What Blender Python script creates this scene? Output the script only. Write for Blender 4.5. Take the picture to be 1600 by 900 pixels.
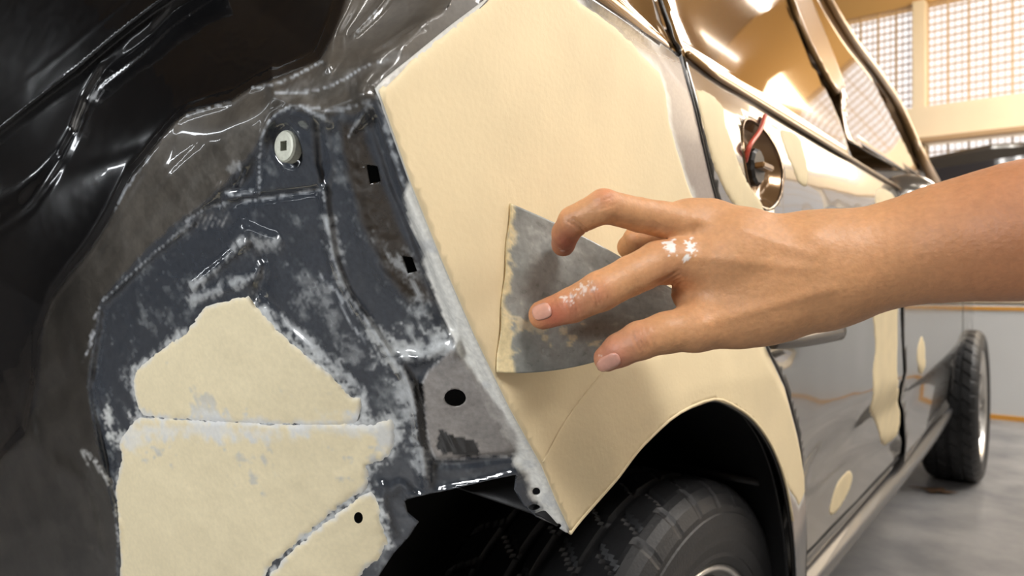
import bpy, bmesh, math
import numpy as np
from mathutils import Vector, Matrix
from mathutils.geometry import delaunay_2d_cdt

for o in list(bpy.data.objects):
    bpy.data.objects.remove(o)
SC = bpy.context.scene
COL = SC.collection

# ------------------------------------------------------------------ camera
TH = math.atan(860 / 1090)                 # the car's length runs 38 degrees right of the lens axis
FPX = 1090.0
CAM = np.array([0.27, 0.0, 0.80])
RV = np.array([math.cos(TH), math.sin(TH), 0.0])
NV = np.array([-math.sin(TH), math.cos(TH), 0.0])
UP = np.array([0, 0, 1.0])
cd = bpy.data.cameras.new('camera')
cam = bpy.data.objects.new('camera', cd)
COL.objects.link(cam)
cam.location = CAM
cam.rotation_euler = (math.pi / 2, 0, TH)
cd.sensor_width = 36
cd.lens = 36 * FPX / 1600
cd.clip_start = 0.01
cd.dof.use_dof = True
cd.dof.focus_distance = 0.46
cd.dof.aperture_fstop = 9.0
SC.camera = cam

# ------------------------------------------------------------------ world, lights, exposure
w = bpy.data.worlds.new('world')
SC.world = w
w.use_nodes = True
bg = w.node_tree.nodes['Background']
bg.inputs[0].default_value = (1.0, 0.94, 0.91, 1)
bg.inputs[1].default_value = 1.25
SC.view_settings.view_transform = 'Standard'
SC.view_settings.look = 'None'
SC.view_settings.gamma = 1
SC.view_settings.exposure = 0.0


def area(name, loc, target, sx, sy, power, color):
    l = bpy.data.lights.new(name, 'AREA')
    l.shape = 'RECTANGLE'
    l.size = sx
    l.size_y = sy
    l.energy = power
    l.color = color
    o = bpy.data.objects.new(name, l)
    COL.objects.link(o)
    o.location = loc
    d = Vector(target) - Vector(loc)
    o.rotation_euler = d.to_track_quat('-Z', 'Y').to_euler()
    return o


area('work_lamp', (0.85, 0.22, 1.82), (0.0, 0.5, 0.9), 0.35, 0.35, 13.5, (1.0, 0.965, 0.93))
area('rear_fill_light', (-0.15, -1.15, 1.15), (-0.15, 0.3, 0.7), 0.4, 0.4, 17, (0.97, 0.985, 1.0))  # unseen fill added to brighten the rear face from the front
area('left_highlight_strip', (-3.2, -1.9, 2.3), (-0.3, 0.3, 0.8), 2.2, 0.10, 5, (0.92, 0.96, 1.0))  # unseen strips, added to draw streak highlights on the rear metal
area('left_highlight_strip', (-3.4, -1.2, 1.3), (-0.3, 0.3, 0.8), 0.7, 0.05, 1.2, (0.92, 0.96, 1.0))
area('left_highlight_strip', (-2.4, -2.8, 0.7), (-0.3, 0.3, 0.8), 1.2, 0.08, 3, (0.92, 0.96, 1.0))
area('window_glare', (1.9, 7.0, 3.2), (0.3, 1.5, 0.9), 3.2, 1.2, 75, (1.0, 0.80, 0.55))
area('bay_fill_light', (2.2, 4.4, 3.6), (2.0, 4.9, 0.0), 3.0, 2.0, 215, (1.0, 0.97, 0.93))  # unseen fill added to brighten the front bay mirrored in the doors
area('gable_wash', (1.5, 5.0, 3.0), (0.9, 7.6, 4.3), 2.5, 0.6, 100, (1.0, 0.74, 0.42))  # added warm wash, gives the car glass a golden wall to reflect


# ------------------------------------------------------------------ maths helpers
def ray(u, v):
    u = np.asarray(u, float)
    v = np.asarray(v, float)
    return NV + ((u - 800) / FPX)[..., None] * RV + ((450 - v) / FPX)[..., None] * UP


def at(u, v, d):
    return CAM + ray(u, v) * np.asarray(d, float)[..., None]


def solve(u, v, f, t0=0.12, t1=9.0, n=260):
    """distance along the ray at which f(P) turns from positive to negative"""
    r = ray(u, v)
    ts = np.geomspace(t0, t1, n)
    lo = np.full(r.shape[:-1], float(t0))
    hi = np.full(r.shape[:-1], float(t1))
    done = np.zeros(r.shape[:-1], bool)
    for a, b in zip(ts[:-1], ts[1:]):
        fb = f(CAM + r * b) < 0
        new = fb & ~done
        lo[new] = a
        hi[new] = b
        done |= fb
    for _ in range(30):
        m = (lo + hi) / 2
        neg = f(CAM + r * m[..., None]) < 0
        hi = np.where(neg, m, hi)
        lo = np.where(neg, lo, m)
    return hi


def sstep(x, a, b):
    t = np.clip((x - a) / (b - a), 0, 1)
    return t * t * (3 - 2 * t)


_rs = np.random.RandomState(7)
_T = _rs.rand(256, 256)


def vnoise(x, y):
    xi = np.floor(x).astype(int)
    yi = np.floor(y).astype(int)
    fx = x - xi
    fy = y - yi
    fx = fx * fx * (3 - 2 * fx)
    fy = fy * fy * (3 - 2 * fy)
    g = lambda a, b: _T[a % 256, b % 256]
    return (g(xi, yi) * (1 - fx) + g(xi + 1, yi) * fx) * (1 - fy) + (g(xi, yi + 1) * (1 - fx) + g(xi + 1, yi + 1) * fx) * fy


def fbm(x, y, f, o=4):
    s = 0
    a = 1
    n = 0
    for i in range(o):
        s = s + a * vnoise(x * f + 17.3 * i, y * f + 5.1 * i)
        n += a
        a *= .55
        f *= 2.03
    return s / n - .5


def dpoly(P, pts, closed=False):
    """distance from the points P (n,2) to a polyline, and the fraction along it"""
    pts = np.asarray(pts, float)
    if closed:
        pts = np.vstack([pts, pts[:1]])
    best = np.full(len(P), 1e9)
    fr = np.zeros(len(P))
    n = len(pts) - 1
    for i in range(n):
        a, b = pts[i], pts[i + 1]
        ab = b - a
        t = np.clip(((P - a) @ ab) / (ab @ ab + 1e-12), 0, 1)
        d = np.hypot(*(P - a - t[:, None] * ab).T)
        m = d < best
        best = np.where(m, d, best)
        fr = np.where(m, (i + t) / n, fr)
    return best, fr


def inside(P, pts):
    pts = np.asarray(pts, float)
    x, y = P[:, 0], P[:, 1]
    c = np.zeros(len(P), bool)
    j = len(pts) - 1
    for i in range(len(pts)):
        xi, yi = pts[i]
        xj, yj = pts[j]
        if yi != yj:
            c ^= ((yi > y) != (yj > y)) & (x < (xj - xi) * (y - yi) / (yj - yi) + xi)
        j = i
    return c


def sd(P, pts):
    d, _ = dpoly(P, pts, True)
    return np.where(inside(P, pts), d, -d)


def smooth_line(pts, k=6, closed=False):
    """Catmull-Rom through the points"""
    p = np.asarray(pts, float)
    n = len(p)
    out = []
    rng = n if closed else n - 1
    for i in range(rng):
        if closed:
            a, b, c, d = p[(i - 1) % n], p[i], p[(i + 1) % n], p[(i + 2) % n]
        else:
            a, b, c, d = p[max(i - 1, 0)], p[i], p[i + 1], p[min(i + 2, n - 1)]
        for j in range(k):
            t = j / k
            out.append(.5 * (2 * b + (c - a) * t + (2 * a - 5 * b + 4 * c - d) * t * t + (3 * b - a - 3 * c + d) * t ** 3))
    if not closed:
        out.append(p[-1])
    return np.array(out)


# ------------------------------------------------------------------ materials
def principled(name, col, rough=.5, metal=0, coat=0, bump=0, bscale=200, var=0, vscale=20, emis=None, spec=None, sss=0, trans=0, coat_rough=.03):
    m = bpy.data.materials.new(name)
    m.use_nodes = True
    nt = m.node_tree
    b = nt.nodes['Principled BSDF']
    b.inputs['Base Color'].default_value = (*col, 1)
    b.inputs['Roughness'].default_value = rough
    b.inputs['Metallic'].default_value = metal
    b.inputs['Coat Weight'].default_value = coat
    b.inputs['Coat Roughness'].default_value = coat_rough
    b.inputs['Transmission Weight'].default_value = trans
    if spec is not None:
        b.inputs['Specular IOR Level'].default_value = spec
    if sss:
        b.inputs['Subsurface Weight'].default_value = sss
        b.inputs['Subsurface Radius'].default_value = (1, .35, .2)
        b.inputs['Subsurface Scale'].default_value = .006
    if emis:
        b.inputs['Emission Color'].default_value = (*emis[:3], 1)
        b.inputs['Emission Strength'].default_value = emis[3]
    tc = nt.nodes.new('ShaderNodeTexCoord')
    if var:
        n = nt.nodes.new('ShaderNodeTexNoise')
        n.inputs['Scale'].default_value = vscale
        n.inputs['Detail'].default_value = 6
        nt.links.new(tc.outputs['Object'], n.inputs['Vector'])
        r = nt.nodes.new('ShaderNodeMapRange')
        r.inputs['From Min'].default_value = .3
        r.inputs['From Max'].default_value = .7
        r.inputs['To Min'].default_value = 1 - var
        r.inputs['To Max'].default_value = 1 + var
        nt.links.new(n.outputs['Fac'], r.inputs['Value'])
        mx = nt.nodes.new('ShaderNodeMix')
        mx.data_type = 'RGBA'
        mx.blend_type = 'MULTIPLY'
        mx.inputs['Factor'].default_value = 1
        mx.inputs['A'].default_value = (*col, 1)
        nt.links.new(r.outputs['Result'], mx.inputs['B'])
        nt.links.new(mx.outputs['Result'], b.inputs['Base Color'])
    if bump:
        n = nt.nodes.new('ShaderNodeTexNoise')
        n.inputs['Scale'].default_value = bscale
        n.inputs['Detail'].default_value = 5
        nt.links.new(tc.outputs['Object'], n.inputs['Vector'])
        bp = nt.nodes.new('ShaderNodeBump')
        bp.inputs['Strength'].default_value = bump
        bp.inputs['Distance'].default_value = .002
        nt.links.new(n.outputs['Fac'], bp.inputs['Height'])
        nt.links.new(bp.outputs['Normal'], b.inputs['Normal'])
    return m


def attr_material(name, coat=0, bump=.25, bscale=160, metal=0, sss=0, wear=0):
    """colour and roughness of the real surface come from the vertex attributes col and rgh"""
    m = principled(name, (.5, .5, .5), .4, metal, coat, bump, bscale, sss=sss)
    nt = m.node_tree
    b = nt.nodes['Principled BSDF']
    a = nt.nodes.new('ShaderNodeAttribute')
    a.attribute_name = 'col'
    tc = nt.nodes.new('ShaderNodeTexCoord')
    n = nt.nodes.new('ShaderNodeTexNoise')
    n.inputs['Scale'].default_value = 300
    n.inputs['Detail'].default_value = 4
    nt.links.new(tc.outputs['Object'], n.inputs['Vector'])
    r = nt.nodes.new('ShaderNodeMapRange')
    r.inputs['From Min'].default_value = .3
    r.inputs['From Max'].default_value = .7
    r.inputs['To Min'].default_value = 1 - wear
    r.inputs['To Max'].default_value = 1 + wear
    nt.links.new(n.outputs['Fac'], r.inputs['Value'])
    mx = nt.nodes.new('ShaderNodeMix')
    mx.data_type = 'RGBA'
    mx.blend_type = 'MULTIPLY'
    mx.inputs['Factor'].default_value = 1
    nt.links.new(a.outputs['Color'], mx.inputs['A'])
    nt.links.new(r.outputs['Result'], mx.inputs['B'])
    nt.links.new(mx.outputs['Result'], b.inputs['Base Color'])
    a2 = nt.nodes.new('ShaderNodeAttribute')
    a2.attribute_name = 'rgh'
    nt.links.new(a2.outputs['Fac'], b.inputs['Roughness'])
    return m


def srgb(r, g, b):
    f = lambda c: (c / 255 / 12.92) if c <= 10 else ((c / 255 + .055) / 1.055) ** 2.4
    return (f(r), f(g), f(b))


M = {}
M['filler'] = principled('body_filler', srgb(232, 213, 173), .62, bump=.10, bscale=260, var=.05, vscale=14)
M['filler_old'] = principled('dry_filler', srgb(230, 212, 172), .7, bump=.12, bscale=200, var=.06, vscale=20)
M['paint'] = principled('graphite_paint', (.125, .118, .108), .2, .75, .7, bump=.0)
M['black_paint'] = principled('black_gloss_paint', (.012, .012, .013), .2, 0, 1.0)
M['glass'] = principled('flare_tinted_glass', (.32, .18, .065), .06, .55, 1.0)  # warm lens-flare tone put into the glass colour
M['rubber'] = principled('tyre_rubber', (.013, .013, .014), .48, bump=.25, bscale=300, var=.2, vscale=40)
M['trim'] = principled('black_rubber_trim', (.02, .018, .016), .35)
M['glare_trim'] = principled('glare_brown_trim', (.34, .19, .07), .3, .2, .6)  # orange glare on pillars and rail put into the base colour
M['liner'] = principled('arch_liner_plastic', (.012, .012, .013), .55, bump=.3, bscale=120)
M['alloy'] = principled('alloy_rim', (.62, .60, .57), .28, .9, .3, bump=.05)
M['chrome'] = principled('chrome', (.85, .85, .86), .08, 1.0)
M['zinc'] = principled('plated_fastener', srgb(196, 198, 184), .45, .2, var=.12, vscale=400)
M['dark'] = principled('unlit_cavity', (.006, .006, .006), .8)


# ------------------------------------------------------------------ object helpers
def mesh(name, verts, faces, smooth=True):
    me = bpy.data.meshes.new(name)
    verts = np.asarray(verts, np.float32)
    me.from_pydata([] if len(faces) > 3000 and False else verts.tolist(), [], [tuple(int(i) for i in f) for f in faces])
    if smooth:
        me.polygons.foreach_set('use_smooth', [True] * len(me.polygons))
    me.update()
    return me


def link(name, me, mat=None, parent=None, loc=None):
    o = bpy.data.objects.new(name, me)
    COL.objects.link(o)
    if mat is not None and me is not None and not me.materials:
        me.materials.append(mat)
    if parent is not None:
        o.parent = parent
    if loc is not None:
        o.location = loc
    return o


def tag(o, label=None, cat=None, group=None, kind=None):
    for k, v in (('label', label), ('category', cat), ('group', group), ('kind', kind)):
        if v:
            o[k] = v
    return o


def setattrs(me, col=None, rgh=None):
    if col is not None:
        a = me.color_attributes.new('col', 'FLOAT_COLOR', 'POINT')
        c = np.ones((len(col), 4), np.float32)
        c[:, :3] = col
        a.data.foreach_set('color', c.ravel())
    if rgh is not None:
        a = me.attributes.new('rgh', 'FLOAT', 'POINT')
        a.data.foreach_set('value', np.asarray(rgh, np.float32))


def cdt(outline, pts, holes=()):
    """triangulate the area inside outline (minus holes) with the interior points pts; 2-D in, 2-D + faces out"""
    outline = [np.asarray(p, float) for p in outline]
    m = inside(pts, outline)
    dd, _ = dpoly(pts, outline, True)
    step = np.median(np.hypot(*np.diff(np.asarray(outline), axis=0).T)) * .3
    m &= dd > min(step, 1.5e-3 if step < .05 else step)
    for h in holes:
        m &= ~inside(pts, h)
    pts = pts[m]
    vs = [Vector(p) for p in outline]
    faces = [list(range(len(vs)))]
    for h in holes:
        b = len(vs)
        vs += [Vector(p) for p in h]
        faces.append(list(range(b, b + len(h))))
    vs += [Vector(p) for p in pts]
    r = delaunay_2d_cdt(vs, [], faces, 1, 1e-7)
    V = np.array([tuple(v) for v in r[0]])
    F = np.array([f for f in r[2]])
    if len(holes):
        c = V[F].mean(1)
        keep = np.ones(len(F), bool)
        for h in holes:
            keep &= ~inside(c, h)
        F = F[keep]
    return V, F


def box(name, x0, x1, y0, y1, z0, z1, mat, parent=None, bevel=0):
    bm = bmesh.new()
    bmesh.ops.create_cube(bm, size=1)
    for v in bm.verts:
        v.co = Vector(((x0 + x1) / 2 + v.co.x * (x1 - x0), (y0 + y1) / 2 + v.co.y * (y1 - y0), (z0 + z1) / 2 + v.co.z * (z1 - z0)))
    if bevel:
        bmesh.ops.bevel(bm, geom=bm.edges[:], offset=bevel, segments=2, affect='EDGES')
    me = bpy.data.meshes.new(name)
    bm.to_mesh(me)
    bm.free()
    return link(name, me, mat, parent)


def tube(name, pts, rad, mat, parent=None, segs=10, flat=1.0, closed=False):
    pts = np.asarray(pts, float)
    n = len(pts)
    rad = np.full(n, rad) if np.isscalar(rad) else np.asarray(rad, float)
    V = []
    for i in range(n):
        a = pts[(i - 1) % n] if (closed or i) else pts[0]
        b = pts[(i + 1) % n] if (closed or i < n - 1) else pts[-1]
        t = b - a
        t /= np.linalg.norm(t) + 1e-12
        ref = np.array([1.0, 0, 0]) if abs(t[0]) < .8 else np.array([0, 0, 1.0])
        s = np.cross(t, ref)
        s /= np.linalg.norm(s)
        q = np.cross(s, t)
        for k in range(segs):
            an = 2 * math.pi * k / segs
            V.append(pts[i] + rad[i] * (math.cos(an) * s + flat * math.sin(an) * q))
    F = []
    for i in range(n if closed else n - 1):
        j = (i + 1) % n
        for k in range(segs):
            F.append((i * segs + k, i * segs + (k + 1) % segs, j * segs + (k + 1) % segs, j * segs + k))
    if not closed:
        F.append(tuple(range(segs))[::-1])
        F.append(tuple((n - 1) * segs + k for k in range(segs)))
    return link(name, mesh(name, V, F), mat, parent)


def thick(o, t, offset=-1):
    s = o.modifiers.new('thickness', 'SOLIDIFY')
    s.thickness = t
    s.offset = offset
    return o


# ================================================================== THE SETTING
FLZ = -.018


def room():
    def conc(name, c, lo, hi, rough, sc):
        m = principled(name, c, rough, bump=.1, bscale=20)
        nt = m.node_tree
        b = nt.nodes['Principled BSDF']
        tc = nt.nodes.new('ShaderNodeTexCoord')
        n = nt.nodes.new('ShaderNodeTexNoise')
        n.inputs['Scale'].default_value = sc
        n.inputs['Detail'].default_value = 8
        n.inputs['Roughness'].default_value = .65
        nt.links.new(tc.outputs['Object'], n.inputs['Vector'])
        cr = nt.nodes.new('ShaderNodeValToRGB')
        cr.color_ramp.elements[0].position = .32
        cr.color_ramp.elements[1].position = .68
        cr.color_ramp.elements[0].color = (*lo, 1)
        cr.color_ramp.elements[1].color = (*hi, 1)
        nt.links.new(n.outputs['Fac'], cr.inputs[0])
        nt.links.new(cr.outputs[0], b.inputs['Base Color'])
        return m
    fl = conc('concrete_floor', (.3, .3, .3), (.17, .17, .175), (.34, .33, .32), .38, 3.5)
    wl = conc('painted_wall', (.6, .58, .55), (.58, .57, .54), (.66, .65, .62), .8, 1.2)
    ce = principled('warm_brown_ceiling', (.24, .165, .09), .8)  # warm brown chosen to turn the reflection in the car glass golden
    dw = principled('dark_workshop_wall', (.045, .045, .05), .7)
    st = lambda o: tag(o, kind='structure')
    st(box('floor', -7, 7, -5, 7.8, -.1, FLZ, fl))
    st(box('ceiling', -7, 7, -5, 7.8, 4.6, 4.7, ce))
    st(box('wall_left', -7.1, -7, -5, 7.8, FLZ, 4.6, dw))
    st(box('wall_right', 7, 7.1, -5, 7.8, FLZ, 4.6, wl))
    st(box('wall_back', -7, 7, -5.1, -5, FLZ, 4.6, dw))
    Y = 7.6
    cream = principled('warm_white_masonry', srgb(238, 226, 205), .8, var=.04, vscale=3)
    # front wall with openings: solid below 1.55, low opening 1.55-1.93, beam, tall opening 2.25-4.3
    st(box('wall_front', -7, 7, Y, Y + .18, FLZ, 1.35, cream))
    st(box('trim_1', -7, 7, Y - .12, Y + .18, 2.17, 2.49, cream))
    st(box('trim_2', -7, 7, Y - .20, Y - .10, 2.15, 2.19, principled('beam_edge', srgb(176, 150, 120), .7)))
    st(box('trim_3', -7, 7, Y, Y + .18, 3.5, 4.6, principled('ochre_cladding', (.62, .40, .17), .7)))
    px = (-5.1, -2.95, -.79, 1.45, 3.6)
    for k, x in enumerate(px):
        st(box('trim_%d' % (4 + k), x - .055, x + .055, Y - .10, Y + .18, 1.35, 3.5, cream, bevel=.008))
    bar = principled('grille_block', srgb(205, 178, 140), .75)
    panem = principled('frosted_glass', (.95, .93, .92), .5, trans=.9)
    wn = 1
    edges = [-7] + list(px) + [7]
    for i in range(len(edges) - 1):
        a, b = edges[i] + .055, edges[i + 1] - .055
        for (z0, z1, tall) in ((2.49, 3.5, True), (1.35, 2.15, False)):
            e = bpy.data.objects.new('window_%d' % wn, None)
            wn += 1
            COL.objects.link(e)
            e.location = ((a + b) / 2, Y + .06, z0)
            e['kind'] = 'structure'
            seen = i in (2, 3)
            step = .16 if seen else .37
            nx = max(2, int(round((b - a) / step)))
            vb = hb = tb = None
            for k in range(nx + 1):
                x = (b - a) * (k / nx - .5)
                if vb is None:
                    vb = box('upright_bar', -.008, .008, -.02, .02, 0, z1 - z0, bar).data
                    bpy.data.objects.remove(bpy.data.objects[-1] if False else [o for o in COL.objects if o.data == vb][0])
                link('upright_bar', vb, None, e, (x, 0, 0))
                if seen and k < nx:
                    if tb is None:
                        o = box('thin_bar', -.003, .003, -.01, .01, 0, z1 - z0, bar)
                        tb = o.data
                        bpy.data.objects.remove(o)
                    for q in (1 / 3, 2 / 3):
                        link('thin_bar', tb, None, e, (x + (b - a) / nx * q, .02, 0))
            zs = .066 if seen else .156
            nz = int((z1 - z0) / zs)
            o = box('cross_bar', -(b - a) / 2, (b - a) / 2, -.012, .012, -.0042, .0042, bar)
            hb = o.data
            bpy.data.objects.remove(o)
            for k in range(1, nz):
                link('cross_bar', hb, None, e, (0, 0, (z1 - z0) * k / nz))
    # twin-tube ceiling lights
    tm = principled('tube_glow', (1, 1, 1), .5, emis=(1.0, .97, .92, 14))
    fm = principled('lamp_housing', (.8, .8, .8), .5)
    proto = None
    spots = [(x, y) for x in (2.4, 4.6) for y in (-1.6, .3, 2.2, 4.1)] + [(-1.2, y) for y in (-2.6, -.6)] + [(.6, -2.8), (.5, 5.3), (-.1, 5.0), (1.1, 5.9)]
    for i, (x, y) in enumerate(spots):
        e = bpy.data.objects.new('ceiling_light', None)
        COL.objects.link(e)
        e.location = (x, y, 3.55)
        tag(e, 'white twin-tube workshop lamp reflected as a bright streak in the car glass', 'light', 'fluorescent workshop lamps')
        if proto is None:
            h = box('housing', -.12, .12, -.62, .62, .0, .05, fm)
            t = tube('lamp_tube', [(-.06, -.58, -.02), (-.06, .58, -.02)], .016, tm)
            w1 = box('drop_rod', -.008, .008, -.4, -.384, .05, 1.05, fm)
            proto = (h.data, t.data, w1.data)
            for q in (h, t, w1):
                bpy.data.objects.remove(q)
        link('housing', proto[0], None, e)
        link('lamp_tube', proto[1], None, e)
        link('lamp_tube', proto[1], None, e, (.12, 0, 0))
        link('drop_rod', proto[2], None, e)
        link('drop_rod', proto[2], None, e, (0, .784, 0))


room()

# ------------------------------------------------------------------ the car
car = bpy.data.objects.new('car', None)
COL.objects.link(car)
car.location = (-.8, 1.6, 0)
tag(car, 'dark stripped car under body repair with cream filler on its rear quarter', 'car')


def into(o, p=None):
    """parent keeping world placement"""
    p = p or car
    o.parent = p
    if p is car:
        o.matrix_parent_inverse = Matrix.Translation(-Vector(car.location))
    return o


XBELT = 1.03


def Xs(Y, z):
    """body side, metres out from the panel plane"""
    x = np.zeros(np.broadcast(Y, z).shape)
    # glass house leans in above the belt
    x = x - .34 * np.maximum(z - XBELT, 0) - .004 * sstep(z, XBELT - .004, XBELT + .012)
    # shoulder roll
    x = x - .030 * sstep(z, .90, XBELT + .02) ** 2 * sstep(Y, .42, .75)
    # lower door tucks in
    k = sstep(Y, .86, 1.15)
    x = x - k * (.03 * sstep(-z, -.62, -.52) + .10 * np.maximum(.56 - z, 0))
    # nose curves in
    x = x - .018 * np.maximum(Y - 2.1, 0) ** 2
    return x


def fside(P):
    return P[..., 0] - Xs(P[..., 1], P[..., 2])


def side(pts):
    """photo pixels -> (Y, z) on the body side"""
    pts = np.asarray(pts, float)
    t = solve(pts[:, 0], pts[:, 1], fside)
    P = CAM + ray(pts[:, 0], pts[:, 1]) * t[:, None]
    return P[:, 1:]


def dense(pts, step):
    out = []
    pts = np.asarray(pts, float)
    n = len(pts)
    for i in range(n):
        a, b = pts[i], pts[(i + 1) % n]
        k = max(1, int(np.hypot(*(b - a)) / step))
        for j in range(k):
            out.append(a + (b - a) * j / k)
    return np.array(out)


def side_panel(name, outline, mat, step=.012, off=0.0, thick_=.0012, parent=None, shape=None, holes=(), yz=False, attrs=None):
    """a sheet lying on the body side inside an outline"""
    o2 = np.asarray(outline, float) if yz else side(outline)
    o2 = dense(o2, step)
    lo, hi = o2.min(0), o2.max(0)
    gy, gz = np.meshgrid(np.arange(lo[0], hi[0], step), np.arange(lo[1], hi[1], step))
    pts = np.stack([gy.ravel(), gz.ravel()], 1)
    V, F = cdt(o2, pts, [np.asarray(h) for h in holes])
    x = Xs(V[:, 0], V[:, 1]) + off
    if shape is not None:
        x = x + shape(V)
    V3 = np.column_stack([x, V])
    # outward = +X
    a, b, c = V3[F[0][0]], V3[F[0][1]], V3[F[0][2]]
    if np.cross(b - a, c - a)[0] < 0:
        F = F[:, ::-1]
    me = mesh(name, V3, F)
    if attrs:
        setattrs(me, *attrs(V))
    o = link(name, me, mat)
    into(o, parent)
    if thick_:
        thick(o, thick_)
    return o


# --- rear quarter, cream filler over sanded metal
EDGE = [(588, 138), (614, 208), (640, 280), (690, 405), (740, 520), (795, 635), (845, 725), (868, 780), (890, 833)]
ARCH = [(890, 833), (915, 795), (940, 755), (970, 712), (1000, 680), (1045, 643), (1100, 622), (1135, 634), (1165, 656), (1190, 690), (1208, 730), (1220, 775), (1228, 830), (1232, 890), (1233, 960), (1233, 1010)]
SEAM = [(1257, 1010), (1257, 900), (1256, 800), (1250, 705), (1226, 605), (1190, 528), (1160, 440), (1121, 325), (1095, 220), (1074, 135), (1061, 84)]
CREASE = [(815, 765), (846, 722), (880, 660), (925, 600), (965, 560), (1030, 530), (1110, 515), (1190, 520)]
creaseYZ = smooth_line(side(CREASE), 4)
archYZ = smooth_line(side(ARCH), 3)
edgeYZ = side(EDGE)
seamYZ = side(SEAM)


def quarter_shape(V):
    """the arch flare stands proud below its crease; the panel bulges softly"""
    d, fr = dpoly(V, creaseYZ)
    d2, _ = dpoly(V, archYZ)
    inner = np.array([.72, .30]) + (archYZ[::-1] - np.array([.72, .30])) * .6
    below = inside(V, np.vstack([creaseYZ, [(1.6, .75), (1.6, .0)], inner]))
    de = np.minimum(dpoly(V, edgeYZ)[0], 2.2 * dpoly(V, seamYZ)[0])
    flare = np.where(below, sstep(d, 0, .010) * .0035 + np.minimum(d, .05) * .12, 0) * sstep(de, 0, .07)
    return flare


TOPQ = [(1061, 84), (1010, 52), (990, 38), (940, 4), (905, -22), (860, -50), (790, -50), (757, 0), (700, 43), (640, 92), (600, 124)]
qoutline = EDGE + ARCH[1:] + SEAM + TOPQ[1:]
# smeared edges: grey primer to the right, blue-grey metal at the bottom
FILL = [(591, 141), (640, 283), (690, 408), (740, 523), (795, 637), (845, 727), (868, 782), (891, 830),
        (915, 795), (940, 755), (970, 712), (1000, 680), (1045, 643), (1100, 623), (1135, 635), (1165, 657), (1190, 691), (1208, 731), (1221, 765),
        (1236, 790), (1247, 765), (1251, 735), (1247, 705), (1223, 605), (1187, 528), (1172, 490), (1140, 420), (1090, 322), (1075, 288), (1060, 240), (1046, 190), (1042, 150), (1030, 110), (1004, 85),
        (985, 62), (960, 40), (925, 14), (900, -4), (880, -25), (860, -48), (795, -48), (758, 0), (700, 44), (640, 94)]
qfillYZ = side(FILL)


def q_attrs(V):
    s = sd(V, qfillYZ) + .006 * fbm(V[:, 0], V[:, 1], 90)
    n = fbm(V[:, 0], V[:, 1], 60)
    prim = np.array(srgb(150, 138, 130))
    white = np.array(srgb(205, 203, 196))
    dark = np.array((.03, .028, .027))
    col = np.tile(prim, (len(V), 1))
    w = sstep(s, -.006, -.001)[:, None]
    col = col * (1 - w) + white * w
    up = sstep(-dpoly(V, side([(935, -30), (1000, 32), (1062, 84), (1010, 62), (985, 50), (920, -5)]), True)[0], -.016, -.006)
    up = np.maximum(up, inside(V, side([(890, -60), (925, 2), (985, 48), (1040, 82), (1064, 84), (1000, 20), (950, -30)])) * 1.0)
    col = col * (1 - up[:, None]) + dark * up[:, None]
    low = sstep(-V[:, 1], -.50, -.465)[:, None] * (V[:, 0] > .7)[:, None]
    col = col * (1 - low) + np.array((.11, .11, .115)) * low
    rg = .42 - .25 * up + n * .1
    return np.clip(col * (1 + n[:, None] * .25), 0, 1), np.clip(rg, .1, .8)


_a = archYZ[:int(len(archYZ) * .80)]
_x = Xs(_a[:, 0], _a[:, 1]) + quarter_shape(_a)
_lip = into(tube('arch_lip', np.column_stack([_x + .0002, _a]), .0016, M['filler'], segs=8))
_c = smooth_line(creaseYZ[4:-2], 3)
_lip = into(tube('crease_line', np.column_stack([Xs(_c[:, 0], _c[:, 1]) + quarter_shape(_c) + .0007, _c]), .0011, M['filler'], segs=8))
M['sanded'] = attr_material('sanded_panel', coat=.08, bump=.05, wear=.08)
qp = side_panel('rear_quarter_panel', qoutline, M['sanded'], step=.006, shape=quarter_shape, attrs=q_attrs)
tag(qp, 'grey primed metal strip around the cream filler')


def fill_shape(V):
    s = sd(V, qfillYZ) + .0035 * fbm(V[:, 0], V[:, 1], 110)
    hard = np.minimum(dpoly(V, side(EDGE + ARCH[1:12]))[0], dpoly(V, side([(1247, 705), (1223, 605), (1187, 528)]))[0])
    e = sstep(np.where(hard < .004, .006, s), -.001, .004)
    return quarter_shape(V) - .0007 + e * .0016


fo = dense(qfillYZ, .006)
side_panel('body_filler', fo, M['filler'], step=.005, shape=fill_shape, thick_=.0006, yz=True)
tag(bpy.data.objects['body_filler'], 'smooth cream filler skimmed over the quarter panel and wheel arch')


# --- doors
def seamtube(name, pts, rad, mat=None, off=.0005):
    p = smooth_line(side(pts), 6)
    P = np.column_stack([Xs(p[:, 0], p[:, 1]) + off, p])
    return into(tube(name, P, rad, mat or M['trim'], segs=8))


SEAM_D = [(x + 5, y) for x, y in SEAM][::-1]
RD = [(1067, 88)] + [(x + 4, y) for x, y in SEAM[::-1][1:-1]] + [(1262, 902)]
sill = lambda u: 902 - (u - 1262) * (902 - 640) / (1482 - 1262)
RD += [(1300, sill(1300)), (1350, sill(1350)), (1404, sill(1404)), (1409, 690), (1407, 600), (1406, 465), (1404, 380), (1400, 293)]
rdYZ = side(RD)
# flush top along the belt
topY = np.linspace(rdYZ[-1][0], rdYZ[0][0], 14)[1:-1]
rd_out = np.vstack([rdYZ, np.column_stack([topY, np.full(len(topY), XBELT - .002)])])

# round fuel pocket near the top of the door
fc = side([(1194, 256)])[0]
fang = np.linspace(0, 2 * math.pi, 33)[:-1]
FR = .034
fhole = np.column_stack([fc[0] + FR * 1.9 * np.cos(fang), fc[1] + FR * 1.5 * np.sin(fang)])


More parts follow.
